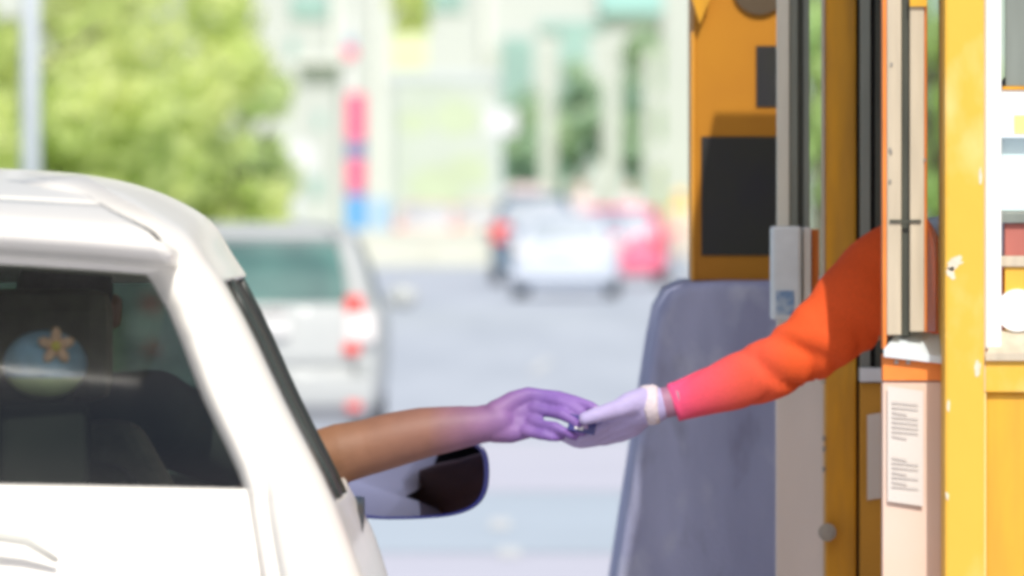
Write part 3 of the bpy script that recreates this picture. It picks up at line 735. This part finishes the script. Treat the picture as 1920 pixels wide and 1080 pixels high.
# chipped flecks of bare primer
def fleck(px, py, w_, h_, rot, sd, Yf_):
    bm = bmesh.new(); pts = []
    for k in range(30):
        an = 2 * math.pi * k / 30; rr = 1 + .55 * noise.noise(Vector((math.cos(an) * 1.7, math.sin(an) * 1.7, sd))) + .25 * noise.noise(Vector((math.cos(an) * 6, math.sin(an) * 6, sd)))
        u, v = w_ * rr * math.cos(an), h_ * rr * math.sin(an)
        pts.append((X(px + u * math.cos(rot) - v * math.sin(rot), Yf_), Z(py - u * math.sin(rot) - v * math.cos(rot), Yf_)))
    poly(bm, pts, Yf_ - .0008, Yf_ + .0004); at0(build('bare_patch', bm, M['primer'], None), TB)
M['primer'] = mat('bare_primer', (.72, .66, .52), .8, var=.15, scale=60)
YP = YB - .11
fleck(1792, 492, 17, 9, R(35), .4, YP); fleck(1783, 512, 8, 12, R(10), 1.4, YP); fleck(1833, 690, 5, 14, 0, 2.2, YP); fleck(1778, 760, 3, 11, 0, 3.3, YP); fleck(1838, 330, 3, 18, 0, 4.1, YP); fleck(1776, 930, 3, 7, .2, 5.2, YP)
# big window wall to the right
YW = YB - .09
B('window_frame', M['white_frame'], 1848, 1878, TOP, 655, YW, YW + .07, .004)
B('frame_edge', M['cream'], 1841, 1848, TOP, 735, YW - .004, YW + .05, .001)
B('head_screen', M['grey_frame'], 1886, 2350, TOP, 162, YW + .03, YW + .05)
B('screen_edge', M['ochre'], 1880, 2350, 162, 168, YW + .026, YW + .05, 0)
B('white_board', M['white_frame'], 1878, 2350, 168, 252, YW + .03, YW + .05)
B('window_pane', mat('pale_cyan_pane', (.66, .82, .82), .2, coat=.5), 1878, 2350, 254, 396, YW + .045, YW + .055)
B('pane_divider', M['silver_box'], 1878, 2350, 252, 258, YW + .02, YW + .05, 0)
fr = B('inner_frame', M['grey_frame'], 1878, 2350, 398, 418, YW + .02, YW + .06)
B('red_band', mat('faded_red', (.42, .13, .10), .7, var=.15, scale=10), 1884, 2350, 419, 480, YW + .03, YW + .05)
B('cream_band', M['cream'], 1878, 2350, 480, 500, YW + .024, YW + .05)
B('ochre_board', mat('ochre_board', (.72, .42, .05), .7, var=.1, scale=8), 1884, 2350, 500, 622, YW + .03, YW + .05)
bm = bmesh.new(); cyl(bm, P(1908, 582, YW + .022), P(1908, 582, YW + .03), .034, n=32); at0(build('round_dial', bm, M['white_frame'], None), TB)
B('small_sticker', mat('yellow_sticker', (.85, .68, .25), .6), 1902, 1925, 216, 250, YW + .026, YW + .0295, 0)
bm = bmesh.new()
a = [P(1848, 662, YW - .012), P(2350, 662, YW - .012), P(2350, 620, YW + .03), P(1878, 620, YW + .03)]
vs = [bm.verts.new(v) for v in a] + [bm.verts.new(v - Vector((0, 0, .012))) for v in a]
for q in ((0, 1, 2, 3), (7, 6, 5, 4), (0, 4, 5, 1), (1, 5, 6, 2), (2, 6, 7, 3), (3, 7, 4, 0)): bm.faces.new([vs[i] for i in q])
at0(build('window_sill', bm, M['cream'], None), TB)
B('cross_rail', M['yellow_worn'], 1847, 2350, 664, 736, YW - .004, YW + .06, .003)
B('wall_panel', M['yellow'], 1849, 2350, 736.5, BOT, YW + .008, YW + .06, .004)
B('panel_edge', mat('pale_yellow_edge', (.92, .74, .30), .6), 1842, 1849, 736, BOT, YW - .002, YW + .03, .001)
# far end of the opening: ochre post, dark channel, inner panel
YF = 14.6
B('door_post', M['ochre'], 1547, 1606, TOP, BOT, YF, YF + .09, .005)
B('post_edge', M['cream'], 1541, 1547, TOP, 720, YF - .002, YF + .03, .001)
B('dark_channel', M['rubber'], 1606, 1613, TOP, BOT, YF + .02, YF + .06, 0)
B('inner_frame', M['grey_frame'], 1613, 1632, TOP, 700, YF - .03, YF + .05)
B('inner_gasket', M['rubber'], 1632, 1641, TOP, 700, YF - .01, YF + .05, 0)
B('inner_frame', M['dark_frame'], 1641, 1700, TOP, 700, YF - .03, YF + .05)
B('inner_ledge', M['silver_box'], 1613, 1700, 690, 716, YF - .06, YF + .04)
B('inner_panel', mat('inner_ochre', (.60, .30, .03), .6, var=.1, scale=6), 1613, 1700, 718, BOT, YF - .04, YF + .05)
bm = bmesh.new(); cyl(bm, P(1551, 998, YF - .03), P(1551, 998, YF), .016, n=20); cyl(bm, P(1551, 998, YF - .036), P(1551, 998, YF - .03), .010, n=16); at0(build('door_lock', bm, M['steel'], None, False), TB)
for b in (822, 842, 880): B('bolt', M['steel'], 1542, 1548, b - 5, b + 5, YF - .006, YF - .0025, .001)
# folded-back door leaf
YD = 14.9
dl = B('door_leaf', M['pale_frame'], 1457, 1480, TOP, 704, YD, YD + .03)
B('leaf_stile', M['grey_frame'], 1480.5, 1496, TOP, 704, YD + .006, YD + .03, .001, dl)
B('leaf_gasket', M['dark_frame'], 1496, 1507, TOP, 704, YD + .012, YD + .03, 0, dl)
B('leaf_stile', M['grey_frame'], 1507, 1518, TOP, 704, YD + .004, YD + .03, .001, dl)
B('leaf_pane', M['clear'], 1518, 1545, TOP, 704, YD + .014, YD + .018, 0, dl)
B('leaf_panel', M['white_panel'], 1455, 1545, 705, BOT, YD - .002, YD + .03, .002, dl)
B('leaf_bracket', M['orange_rail'], 1522, 1536, 430, 620, YD - .10, YD - .01)
cb = B('card_box', M['silver_box'], 1447, 1503, 424, 600, YD - .16, YD - .06, .006)
B('blue_label', M['blue_label'], 1455, 1489, 545, 590, YD - .163, YD - .1605, 0, cb)
B('box_flange', M['white_frame'], 1506, 1521, 426, 592, YD - .14, YD - .05, .003, cb)
# rest of the booth body: side walls, back wall, floor, roof
def WB(name, m, x0, x1, y0, y1, z0, z1, bev=.004):
    bm = bmesh.new(); box(bm, x0, x1, y0, y1, z0, z1, bev); return at0(build(name, bm, m, None), TB)
WB('side_wall', M['yellow'], .672, .70, YB + .09, YF - .05, .15, 1.32)
WB('booth_floor', M['steel'], .70, 2.1, YB + .09, 14.95, .15, .20)
WB('front_wall', M['yellow'], 0.705, 2.1, 14.98, 15.03, .15, 1.25)
WB('front_post', M['yellow'], 1.95, 2.1, 14.9, 15.04, 1.25, 2.72)
WB('front_pane', M['clear'], .70, 1.95, 15.0, 15.006, 1.25, 2.6, 0)
WB('far_wall', M['yellow'], 2.08, 2.13, YB + .0, 14.97, .15, 2.72)
WB('booth_roof', M['orange_box'], .60, 2.3, 13.0, 15.25, 2.735, 2.86)
# paper notices (taped on: own things)
def notice(a, b, c, d, Y, label, lines=True, skew=0):
    r = empty('paper_notice', P((a + b) / 2, d, Y), 0, label, 'notice')
    bm = bmesh.new(); x0, x1 = X(a, Y), X(b, Y); z0, z1 = Z(d, Y), Z(c, Y)
    vs = [bm.verts.new(v) for v in ((x0, Y, z0), (x1, Y - .001, z0 - skew), (x1, Y - .001, z1 - skew), (x0, Y, z1))]; bm.faces.new(vs)
    at0(build('sheet', bm, M['paper'], None), r)
    if lines:
        random.seed(int(a))
        for f0, f1 in ((.12, .45), (.60, .86)):
            bm = bmesh.new(); y = c + (d - c) * f0
            while y < c + (d - c) * f1:
                L = (b - a) * (.74 if random.random() > .25 else .42)
                x0, x1 = X(a + (b - a) * .12, Y - .0025), X(a + (b - a) * .12 + L, Y - .0025)
                z0, z1 = Z(y + 4, Y - .0025), Z(y, Y - .0025)
                bm.faces.new([bm.verts.new(v) for v in ((x0, Y - .0025, z0 - skew * .2), (x1, Y - .0025, z0 - skew * .8), (x1, Y - .0025, z1 - skew * .8), (x0, Y - .0025, z1 - skew * .2))])
                y += 9
            at0(build('printed_paragraph', bm, M['ink'], None), r)
notice(1664, 1731, 724, 940, YB - .003, 'tall white printed paper notice taped on the peach panel below the narrow window', True, .008)
notice(1626, 1652, 778, 938, YF - .046, 'narrow paper notice on the ochre inner panel, left of the larger notice', False, -.004)

# ------------------------------------------------------------------ protective concrete block + display cabinet
YC = 16.0
bm = bmesh.new()
xl = lambda z: X(1242, YC) - (1.52 - z) * .155
prof = [(xl(.15), .151), (xl(.6), .6), (xl(1.0), 1.0), (xl(1.40), 1.40), (xl(1.46) + .004, 1.465), (xl(1.5) + .018, 1.500), (xl(1.52) + .05, 1.518), (xl(1.52) + .12, 1.522), (1.05, 1.522), (1.10, 1.50), (1.14, .151)]
poly(bm, prof, YC, YC + .9)
o = tag(build('concrete_barrier', bm, M['concrete']), 'tall grey concrete crash block standing under the orange cabinet, with vertical stains', 'concrete barrier')
md = o.modifiers.new('b', 'BEVEL'); md.width = .02; md.segments = 4; md.limit_method = 'ANGLE'; md.angle_limit = R(60)
for p in o.data.polygons: p.use_smooth = len(p.vertices) == 4
YK = 16.2
cb = empty('display_cabinet', P(1440, 527, YK), 0, 'tall orange steel cabinet with dark display panels, standing on the concrete block', 'cabinet')
def C_(name, m, a, b, c, d, Y0, Y1, bev=.002): o = PB(name, m, None, a, b, c, d, Y0, Y1, bev); return at0(o, cb)
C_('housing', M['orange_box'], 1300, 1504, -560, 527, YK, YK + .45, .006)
C_('edge_strip', mat('cabinet_edge_paint', (.72, .34, .04), .5, var=.1), 1296, 1302, 60, 527, YK - .004, YK + .04, .001)
C_('large_display', M['screen'], 1315, 1492, 256, 479, YK - .004, YK - .0005, 0)
C_('small_display', M['screen'], 1418, 1492, 86, 200, YK - .004, YK - .0005, 0)
bm = bmesh.new(); cyl(bm, P(1424, -22, YK - .012), P(1424, -22, YK - .0005), .052, n=40); at0(build('signal_lamp', bm, mat('unlit_lamp', (.10, .07, .04), .3), None), cb)
bm = bmesh.new(); poly(bm, [(X(1284, YK), Z(-40, YK)), (X(1312, YK), Z(46, YK)), (X(1330, YK), Z(0, YK)), (X(1340, YK), Z(-60, YK))], YK - .03, YK - .003); at0(build('hood_bracket', bm, M['ochre'], None), cb)
C_('foot_plate', M['steel'], 1302, 1504, 527, 530.5, YK + .02, YK + .44, 0)

# ------------------------------------------------------------------ foliage
def tree(px, Y, ztop, zbot, rx, m, label, n=2600, leaf=.16, seed=1, name='broadleaf_tree', group='trees beside the road', ry=None, trunk=True):
    rnd = random.Random(seed); x = X(px, Y)
    root = empty(name, (x, Y, 0), 0, label, 'tree', group)
    bm = bmesh.new(); tube(bm, [(0, 0, 0), (.05, 0, zbot * .6 + .3), (.0, .05, (zbot + ztop) * .5), (.06, 0, ztop * .85)], [.16, .13, .09, .03], 8)
    for k in range(5):
        a = rnd.random() * 6.28; z0 = zbot + (ztop - zbot) * (.1 + .12 * k)
        tube(bm, [(0, 0, z0), (math.cos(a) * rx * .4, math.sin(a) * rx * .4, z0 + .4), (math.cos(a) * rx * .75, math.sin(a) * rx * .75, z0 + .8)], [.07, .045, .015], 6)
    build('trunk', bm, M['bark'], root, True)
    bm = bmesh.new(); ry = ry or rx; zc = (ztop + zbot) / 2; rz = (ztop - zbot) / 2
    blobs = []
    for k in range(26):
        u, v = rnd.random() * 6.28, math.acos(rnd.uniform(-1, 1)); q = rnd.uniform(.35, .86)
        blobs.append((Vector((rx * q * math.sin(v) * math.cos(u), ry * q * math.sin(v) * math.sin(u), zc + rz * q * math.cos(v))), rnd.uniform(.24, .42) * min(rx, rz) * .9))
    for k in range(n):
        c, br = blobs[rnd.randrange(len(blobs))]
        d = Vector((rnd.gauss(0, 1), rnd.gauss(0, 1), rnd.gauss(0, 1))).normalized() * br * rnd.uniform(.55, 1.08)
        p = c + d; s = leaf * rnd.uniform(.6, 1.3)
        nrm = (d.normalized() + Vector((rnd.gauss(0, .5), rnd.gauss(0, .5), rnd.gauss(0, .5)))).normalized()
        a = nrm.orthogonal().normalized() * s; b = nrm.cross(a).normalized() * s * .62
        bm.faces.new([bm.verts.new(p - a), bm.verts.new(p - b), bm.verts.new(p + a), bm.verts.new(p + b)])
    build('crown', bm, m, root, recalc=False)
    return root
M['bark'] = mat('bark', (.22, .19, .15), .9, var=.2, scale=5)
LF1 = leafmat('bright_foliage', (.72, .83, .38), (.88, .93, .50), .75)
LF2 = leafmat('mid_foliage', (.68, .82, .42), (.84, .92, .52), .8)
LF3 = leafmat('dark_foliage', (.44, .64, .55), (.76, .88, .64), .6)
tree(250, 112, 5.6, .2, 2.2, LF1, 'bright yellow-green leafy tree behind the white vehicle roof, right of the lamp post', 8200, .125, 11)
tree(60, 108, 5.6, .3, 1.9, LF1, 'bright leafy tree behind the pale lamp post at the left edge', 7000, .125, 12)
tree(455, 118, 4.2, .2, 1.08, LF2, 'smaller green tree at the right end of the row, behind the silver hatchback', 5200, .115, 13)
tree(-90, 122, 5.8, .3, 1.8, LF2, 'green tree cut by the left edge of the picture', 2200, .2, 14)
tree(455, 112, 2.1, .1, .85, LF1, 'low bright bush just above the roof of the silver hatchback', 2000, .12, 15, 'leafy_bush')

# lamp posts
M['post_pale'] = mat('galvanised_pale', (.60, .66, .70), .5, .1, var=.04, scale=3)
bm = bmesh.new(); YL = 60; xl0 = X(57, YL); tube(bm, [(xl0, YL, 0), (xl0, YL, 3), (xl0, YL, 7.2)], [.078, .072, .06], 16); 
lp = empty('lamp_post', (xl0, YL, 0), 0, 'pale grey lamp post standing in front of the trees at the left', 'lamp post'); at0(build('pole', bm, M['post_pale'], None, True), lp)
bm = bmesh.new(); tube(bm, [(xl0, YL, 7.1), (xl0 + .6, YL, 7.5), (xl0 + 1.3, YL, 7.55)], [.05, .045, .04], 8); box(bm, xl0 + 1.2, xl0 + 1.8, YL - .12, YL + .12, 7.48, 7.58, .03); at0(build('lamp_head', bm, M['post_pale'], None), lp)

# ------------------------------------------------------------------ far background
def thing_box(name, m, a, b, c, d, Y0, Y1, label, cat, group=None, bev=.01):
    bm = bmesh.new(); pbox(bm, a, b, c, d, Y0, Y1, bev); return tag(build(name, bm, m), label, cat, group)
GR = lambda Y: YH + HC * FPX / Y     # picture row where the ground lies at distance Y
M['wall_cream'] = mat('cream_wall', (.58, .60, .54), .8, var=.05, scale=.6)
M['facade'] = mat('pale_facade', (.56, .59, .595), .8, var=.05, scale=.25)
M['facade2'] = mat('pale_green_facade', (.55, .59, .55), .8, var=.06, scale=.4)
M['teal'] = mat('teal_glass_far', (.34, .52, .50), .5, var=.2, scale=.4)
M['teal_pale'] = mat('pale_teal_roof', (.36, .62, .62), .5)
M['board'] = mat('pale_board', (.53, .60, .54), .7, col2=(.60, .65, .65), scale=.55)
# buildings
Yb = 262
b1 = empty('terminal_building', P(960, GR(Yb), Yb), 0, 'long pale white building closing the background behind the far trees', 'building')
def BB(name, m, a, b, c, d, Y0, Y1, par, bev=.01): o = PB(name, m, None, a, b, c, d, Y0, Y1, bev); return at0(o, par)
BB('wall', M['facade'], -900, 3200, -260, GR(Yb), Yb, Yb + 20, b1)
BB('roof', M['white'], -940, 3240, -290, -262, Yb - .8, Yb + 20.5, b1)
for (a, b, c, d) in ((545, 615, -12, 34), (542, 556, 70, 106), (800, 870, -60, 20), (940, 1000, 70, 330), (1050, 1105, 60, 330), (1170, 1230, 230, 380), (575, 600, 190, 330), (1010, 1130, 40, 60)):
    BB('window', M['teal'], a, b, c, d, Yb - .12, Yb - .01, b1)
for a in (620, 700, 905): BB('pilaster', M['white'], a, a + 18, -250, GR(Yb) - 2, Yb - .35, Yb - .005, b1)
BB('canopy_strip', M['teal_pale'], 1125, 1245, -24, 26, Yb - .5, Yb - .13, b1)
# pale pavilion between the pole and the board
Yp = 232
b2 = empty('white_pavilion', P(640, GR(Yp), Yp), 0, 'white pavilion with dark upper window between the trees and the striped totem', 'building')
BB('wall', M['facade'], 560, 632, 120, GR(Yp), Yp, Yp + 5, b2)
BB('roof', M['white'], 548, 650, 104, 119, Yp - .6, Yp + 5.2, b2)
BB('window', M['teal'], 583, 604, 330, 372, Yp - .05, Yp - .008, b2)
BB('window', M['teal'], 592, 606, 212, 240, Yp - .05, Yp - .008, b2)
# low wall
bm = bmesh.new(); Yw = 196
for a, b in ((-700, 640), (642, 800), (802, 960), (962, 1120), (1122, 1700)):
    x0, x1 = X(a, Yw), X(b, Yw)
    bb = bmesh.new(); w2 = [(0, 0), (0, .14), (.16, .32), (.2, .86), (.4, .86), (.44, .32), (.6, .14), (.6, 0)]
    vs0 = [bb.verts.new((x0, Yw + y, z)) for y, z in w2]; vs1 = [bb.verts.new((x1, Yw + y, z)) for y, z in w2]
    bb.faces.new(vs0); bb.faces.new(vs1[::-1])
    for i in range(len(w2)): bb.faces.new((vs0[i], vs1[i], vs1[(i + 1) % len(w2)], vs0[(i + 1) % len(w2)]))
    lab = {-700: 'cream concrete barrier section passing behind the trees at the left', 642: 'cream concrete barrier section in front of the striped totem', 802: 'cream concrete barrier section below the pale billboard',
           962: 'cream concrete barrier section behind the white car', 1122: 'cream concrete barrier section behind the right motorcycle'}[a]
    tag(build('road_barrier', bb, M['wall_cream']), lab, 'barrier', 'cream barriers across the far end of the road')
bm.free()
sheet('grass_verge', -200, 200, 196.7, 600, .02, mat('pale_grass', (.50, .60, .34), .9, var=.1, scale=.5))
# striped totem
Yt = 201
tt = empty('striped_totem', P(667, GR(Yt), Yt), 0, 'tall narrow totem with red, navy and blue bands behind the low barrier', 'totem')
M['t_red'] = mat('totem_red', (.95, .10, .24), .5); M['t_navy'] = mat('totem_navy', (.16, .20, .42), .5); M['t_blue'] = mat('totem_blue', (.08, .38, .80), .5); M['t_wine'] = mat('totem_wine', (.55, .12, .28), .5)
BB('red_band', M['t_red'], 650, 684, 176, 262, Yt, Yt + .4, tt); BB('navy_band', M['t_navy'], 650, 684, 262.3, 300, Yt, Yt + .4, tt)
BB('red_band', M['t_red'], 650, 684, 300.3, 344, Yt, Yt + .4, tt); BB('wine_band', M['t_wine'], 650, 684, 344.3, 366, Yt, Yt + .4, tt)
BB('blue_band', M['t_blue'], 650, 684, 366.3, GR(Yt), Yt, Yt + .4, tt)
BB('white_mast', M['white'], 650, 662, 30, 175.7, Yt + .1, Yt + .3, tt)
BB('small_sign', M['t_red'], 644, 668, 88, 108, Yt - .05, Yt + .05, tt); BB('small_sign', mat('sign_blue', (.25, .4, .6), .5), 648, 666, 70, 87.7, Yt - .05, Yt + .05, tt)
thing_box('water_barrier', mat('pale_blue_plastic', (.40, .58, .80), .5), 690, 732, 372, 446, 200.5, 201, 'pale blue plastic barrier right of the striped totem', 'barrier')
# billboard
Yq = 212
bd = empty('billboard', P(835, GR(Yq), Yq), 0, 'large pale green billboard with grey frame and two white legs', 'billboard')
BB('panel', M['board'], 738, 928, 155, 420, Yq, Yq + .15, bd); BB('frame', M['post_pale'], 730, 936, 134, 154, Yq - .05, Yq + .2, bd)
bm = bmesh.new()
for dx, dy, rr in ((-60, -60, 30), (20, -70, 45), (40, 30, 40), (-20, 60, 50)):
    c = P(835 + dx, 290 + dy, Yq - .01); pts = [(c.x + rr / 72 * math.cos(k / 10 * 2 * math.pi) * (1 + .3 * math.sin(3 * k)), c.z + rr / 72 * .8 * math.sin(k / 10 * 2 * math.pi)) for k in range(10)]
    bm.faces.new([bm.verts.new((x, Yq - .012 - dx * .0001, z)) for x, z in pts])
at0(build('pale_picture', bm, mat('board_green', (.54, .63, .47), .7, var=.06, scale=1), None), bd)
for a in (732, 922): BB('leg', M['post_pale'], a, a + 13, 155, GR(Yq), Yq + .2, Yq + .4, bd)
thing_box('yellow_sign', mat('pale_yellow_sign', (.72, .78, .50), .6), 732, 800, 62, 130, 240, 240.3, 'pale yellow-green sign board above the billboard', 'sign')
b_ = bpy.data.objects['yellow_sign']
bm = bmesh.new(); pbox(bm, 762, 770, 130.5, GR(240), 240.05, 240.25); build('pole', bm, M['post_pale'], b_)
# rounded white sign
wsn = empty('white_sign', P(938, GR(190), 190), 0, 'rounded white sign on a pole right of the billboard', 'sign')
bm = bmesh.new(); pbox(bm, 908, 970, 206, 254, 190, 190.1, 0); o = at0(build('panel', bm, M['white'], None), wsn); md = o.modifiers.new('b', 'BEVEL'); md.width = .2; md.segments = 5
BB('pole', M['post_pale'], 935, 941, 254.5, GR(190), 190.02, 190.08, wsn)
rs = empty('round_sign', P(562, GR(160), 160), 0, 'round white road sign beside the right edge of the green trees', 'sign')
bm = bmesh.new(); cyl(bm, P(560, 296, 160), P(560, 296, 160.1), .34, n=36); at0(build('disc', bm, M['white'], None), rs)
BB('pole', M['post_pale'], 556, 562, 331, GR(160), 160.12, 160.2, rs)
# posts / columns at the right
gp_ = 'tall pale columns in front of the far trees'
for (a, b, c, Y, lab) in ((1012, 1042, 90, 214, 'pale column behind the white car, left one of the row'), (1130, 1164, 78, 210, 'pale column rising above the right motorcyclist'),
                          (1206, 1232, 96, 214, 'pale column nearest to the wide white pylon'), (1243, 1300, -120, 206, 'wide white pylon beside the orange cabinet'), (912, 934, 95, 226, 'pale column at the right edge of the billboard')):
    r_ = empty('pale_column', P((a + b) / 2, GR(Y), Y), 0, lab, 'column', gp_)
    BB('shaft', M['facade2'], a, b, c, GR(Y) - 8, Y, Y + .4, r_); BB('base', M['white'], a - 6, b + 6, GR(Y) - 8, GR(Y), Y - .1, Y + .5, r_)
tree(1532, 90, 4.6, 1.2, .55, LF2, 'narrow green tree seen through the glass of the folded door leaf', 900, .13, 31, group='trees beyond the booth')
tree(1752, 78, 3.9, .9, .6, LF1, 'bright green tree seen through the narrow pane of the booth', 1100, .13, 32, group='trees beyond the booth')
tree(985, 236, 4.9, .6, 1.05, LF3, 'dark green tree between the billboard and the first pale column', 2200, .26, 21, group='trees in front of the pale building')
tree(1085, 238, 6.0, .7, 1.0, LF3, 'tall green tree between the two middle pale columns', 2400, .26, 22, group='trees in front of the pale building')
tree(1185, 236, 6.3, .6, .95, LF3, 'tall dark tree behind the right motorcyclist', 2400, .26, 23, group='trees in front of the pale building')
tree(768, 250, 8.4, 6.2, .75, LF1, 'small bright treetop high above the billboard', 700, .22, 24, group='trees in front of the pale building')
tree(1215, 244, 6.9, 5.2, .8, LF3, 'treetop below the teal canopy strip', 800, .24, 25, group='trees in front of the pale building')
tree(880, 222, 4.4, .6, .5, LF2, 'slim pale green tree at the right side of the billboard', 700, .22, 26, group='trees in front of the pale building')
tree(1262, 232, 3.2, .4, .6, LF2, 'low shrub tree behind the person with the yellow hat', 700, .22, 27, group='trees in front of the pale building')
# parked far cars behind the low wall
pk = mat('pale_pink_paint', (.72, .55, .52), .5); pk2 = mat('pale_orange_paint', (.74, .62, .50), .5)
far_car('parked_car', X(800, 203), 203, rows_s, pk, 'pale pink parked car behind the low barrier under the billboard', [(.06, .24), (.28, .54), (.58, .9)], [(.62, .80, .70, .92, .03, M['red_lens'])], gp, group='cars parked behind the barrier')
far_car('parked_car', X(900, 206), 206, rows_s, pk2, 'pale beige parked car behind the low barrier, left of the left motorcycle', [(.06, .24), (.28, .54), (.58, .9)], [(.62, .80, .70, .92, .03, M['red_lens'])], gp, group='cars parked behind the barrier')

# distant traffic and people
M['skin_far'] = mat('warm_skin', (.60, .38, .28), .6); M['hair_brown'] = mat('brown_hair', (.42, .32, .26), .7)
pw = mat('pale_pink_cloth', (.82, .70, .68), .9); pw2 = mat('white_cloth', (.82, .81, .78), .9); gy = mat('grey_blue_plastic', (.42, .48, .56), .6)
dkb = mat('blue_grey_paint', (.16, .24, .32), .5); pink = mat('rose_red_paint', (.88, .16, .28), .4, coat=.4)
far_car('red_car', X(1160, 152), 152, rows_s, pink, 'rose-red car half hidden behind the right side of the white car', [(.06, .24), (.28, .54), (.58, .9)], [(.60, .78, .72, .90, .03, M['red_lens'])], (mat('grey_blue_glass', (.26, .32, .40), .4, coat=.3),) * 3, rz=R(-3))
rows_t = [tuple([r[0] * 1.13, r[1] * 1.13] + list(r[2:])) for r in rows_s]
dc = far_car('dark_car', X(1006, 156), 156, rows_t, dkb, 'dark blue-grey van with a pale pink load on its roof, left behind the white car', [(.06, .24), (.28, .54), (.58, .9)], [(.50, .86, .80, 1.16, -.04, M['red_lens'])], gp, rz=R(1))
pl_ = empty('roof_load', (X(986, 156), 156.9, 1.70), 0, 'pale pink rounded bundle lying on the roof of the dark van', 'bundle')
bm = bmesh.new(); box(bm, -.36, .36, -.3, .5, 0, .20, .07); build('bundle_cover', bm, pw, pl_)
bm = bmesh.new(); box(bm, -.365, -.335, -.305, .505, -.003, .205, .004); build('strap', bm, dkb, pl_)
def pedestrian(px, Y, z, top, bottom, label, hat=None, cape=None):
    sp = empty('person', (X(px, Y), Y, z), 0, label, 'person')
    ch_ = [[((0, 0, .92), .14), ((0, 0, 1.15), .13), ((0, 0, 1.38), .14), ((0, 0, 1.50), .055), ((0, 0, 1.62), .09), ((0, 0, 1.66), .10)], [((-.18, 0, 1.40), .06), ((.18, 0, 1.40), .06)]]
    for s in (-1, 1): ch_ += [[((s * .19, 0, 1.40), .055), ((s * .26, -.02, 1.12), .045), ((s * .25, -.10, .86), .033)], [((s * .09, 0, .9), .10), ((s * .10, 0, .5), .065), ((s * .10, 0, .08), .045), ((s * .10, .14, .05), .04)]]
    fuse('body', ch_, M['skin_far'], .02, 2, sp)
    fuse('shirt', [[((0, 0, .80 if hat is None else .60), .17), ((0, 0, 1.15), .17), ((0, 0, 1.38), .16)]] + [[((s * .18, 0, 1.40), .085), ((s * .26, -.02, 1.12), .07), ((s * .25, -.08, .92), .055)] for s in (-1, 1)], top, .02, 2, sp)
    fuse('trousers', [[((s * .09, 0, .85), .12), ((s * .10, 0, .15), .085)] for s in (-1, 1)], bottom, .02, 2, sp)
    if hat:
        fuse('cape', [[((-.16, 0, 1.42), .11), ((.16, 0, 1.42), .11)], [((0, 0, 1.42), .15), ((0, 0, 1.50), .10)]], cape, .02, 2, sp)
        bm = bmesh.new(); cyl(bm, (0, 0, 1.66), (0, 0, 1.68), .19, .17, 24); cyl(bm, (0, 0, 1.68), (0, 0, 1.80), .125, .09, 24); build('hat', bm, hat, sp)
    else:
        fuse('hair', [[((0, .02, 1.69), .10), ((0, .03, 1.64), .10)]], M['hair_brown'], .02, 2, sp)
cr_ = mat('cream_cloth', (.80, .68, .52), .9); ylw = mat('yellow_cloth', (.95, .68, .18), .8)
bm = bmesh.new(); box(bm, X(1060, 172), X(1330, 172), 171, 186, 0, .18, .03); tag(build('traffic_island', bm, M['wall_cream']), kind='structure')
pedestrian(1180, 173, .18, pw2, gy, 'distant person in a white shirt above the roof of the rose-red car')
pedestrian(1090, 175, .18, pw, gy, 'distant person in pale pink clothes above the roof of the white car')
pedestrian(1276, 158, 0, cr_, gy, 'standing person in a yellow hat and cream clothes left of the orange cabinet', ylw, ylw)
# planted verges that carry the trees and the lamp post
M['verge'] = mat('verge_grass', (.34, .44, .22), .95, var=.2, scale=1.5, bump=.5)
for x0, x1, y0, y1 in ((-15.5, -3.05, 58, 140), (2.6, 8.0, 62, 125)):
    bm = bmesh.new(); box(bm, x0, x1, y0, y1, 0, .13, .02); tag(build('kerb', bm, M['wall_cream']), kind='structure')
    bm = bmesh.new(); box(bm, x0 + .2, x1 - .2, y0 + .2, y1 - .2, .05, .15, .01); tag(build('grass_verge', bm, M['verge']), kind='structure')
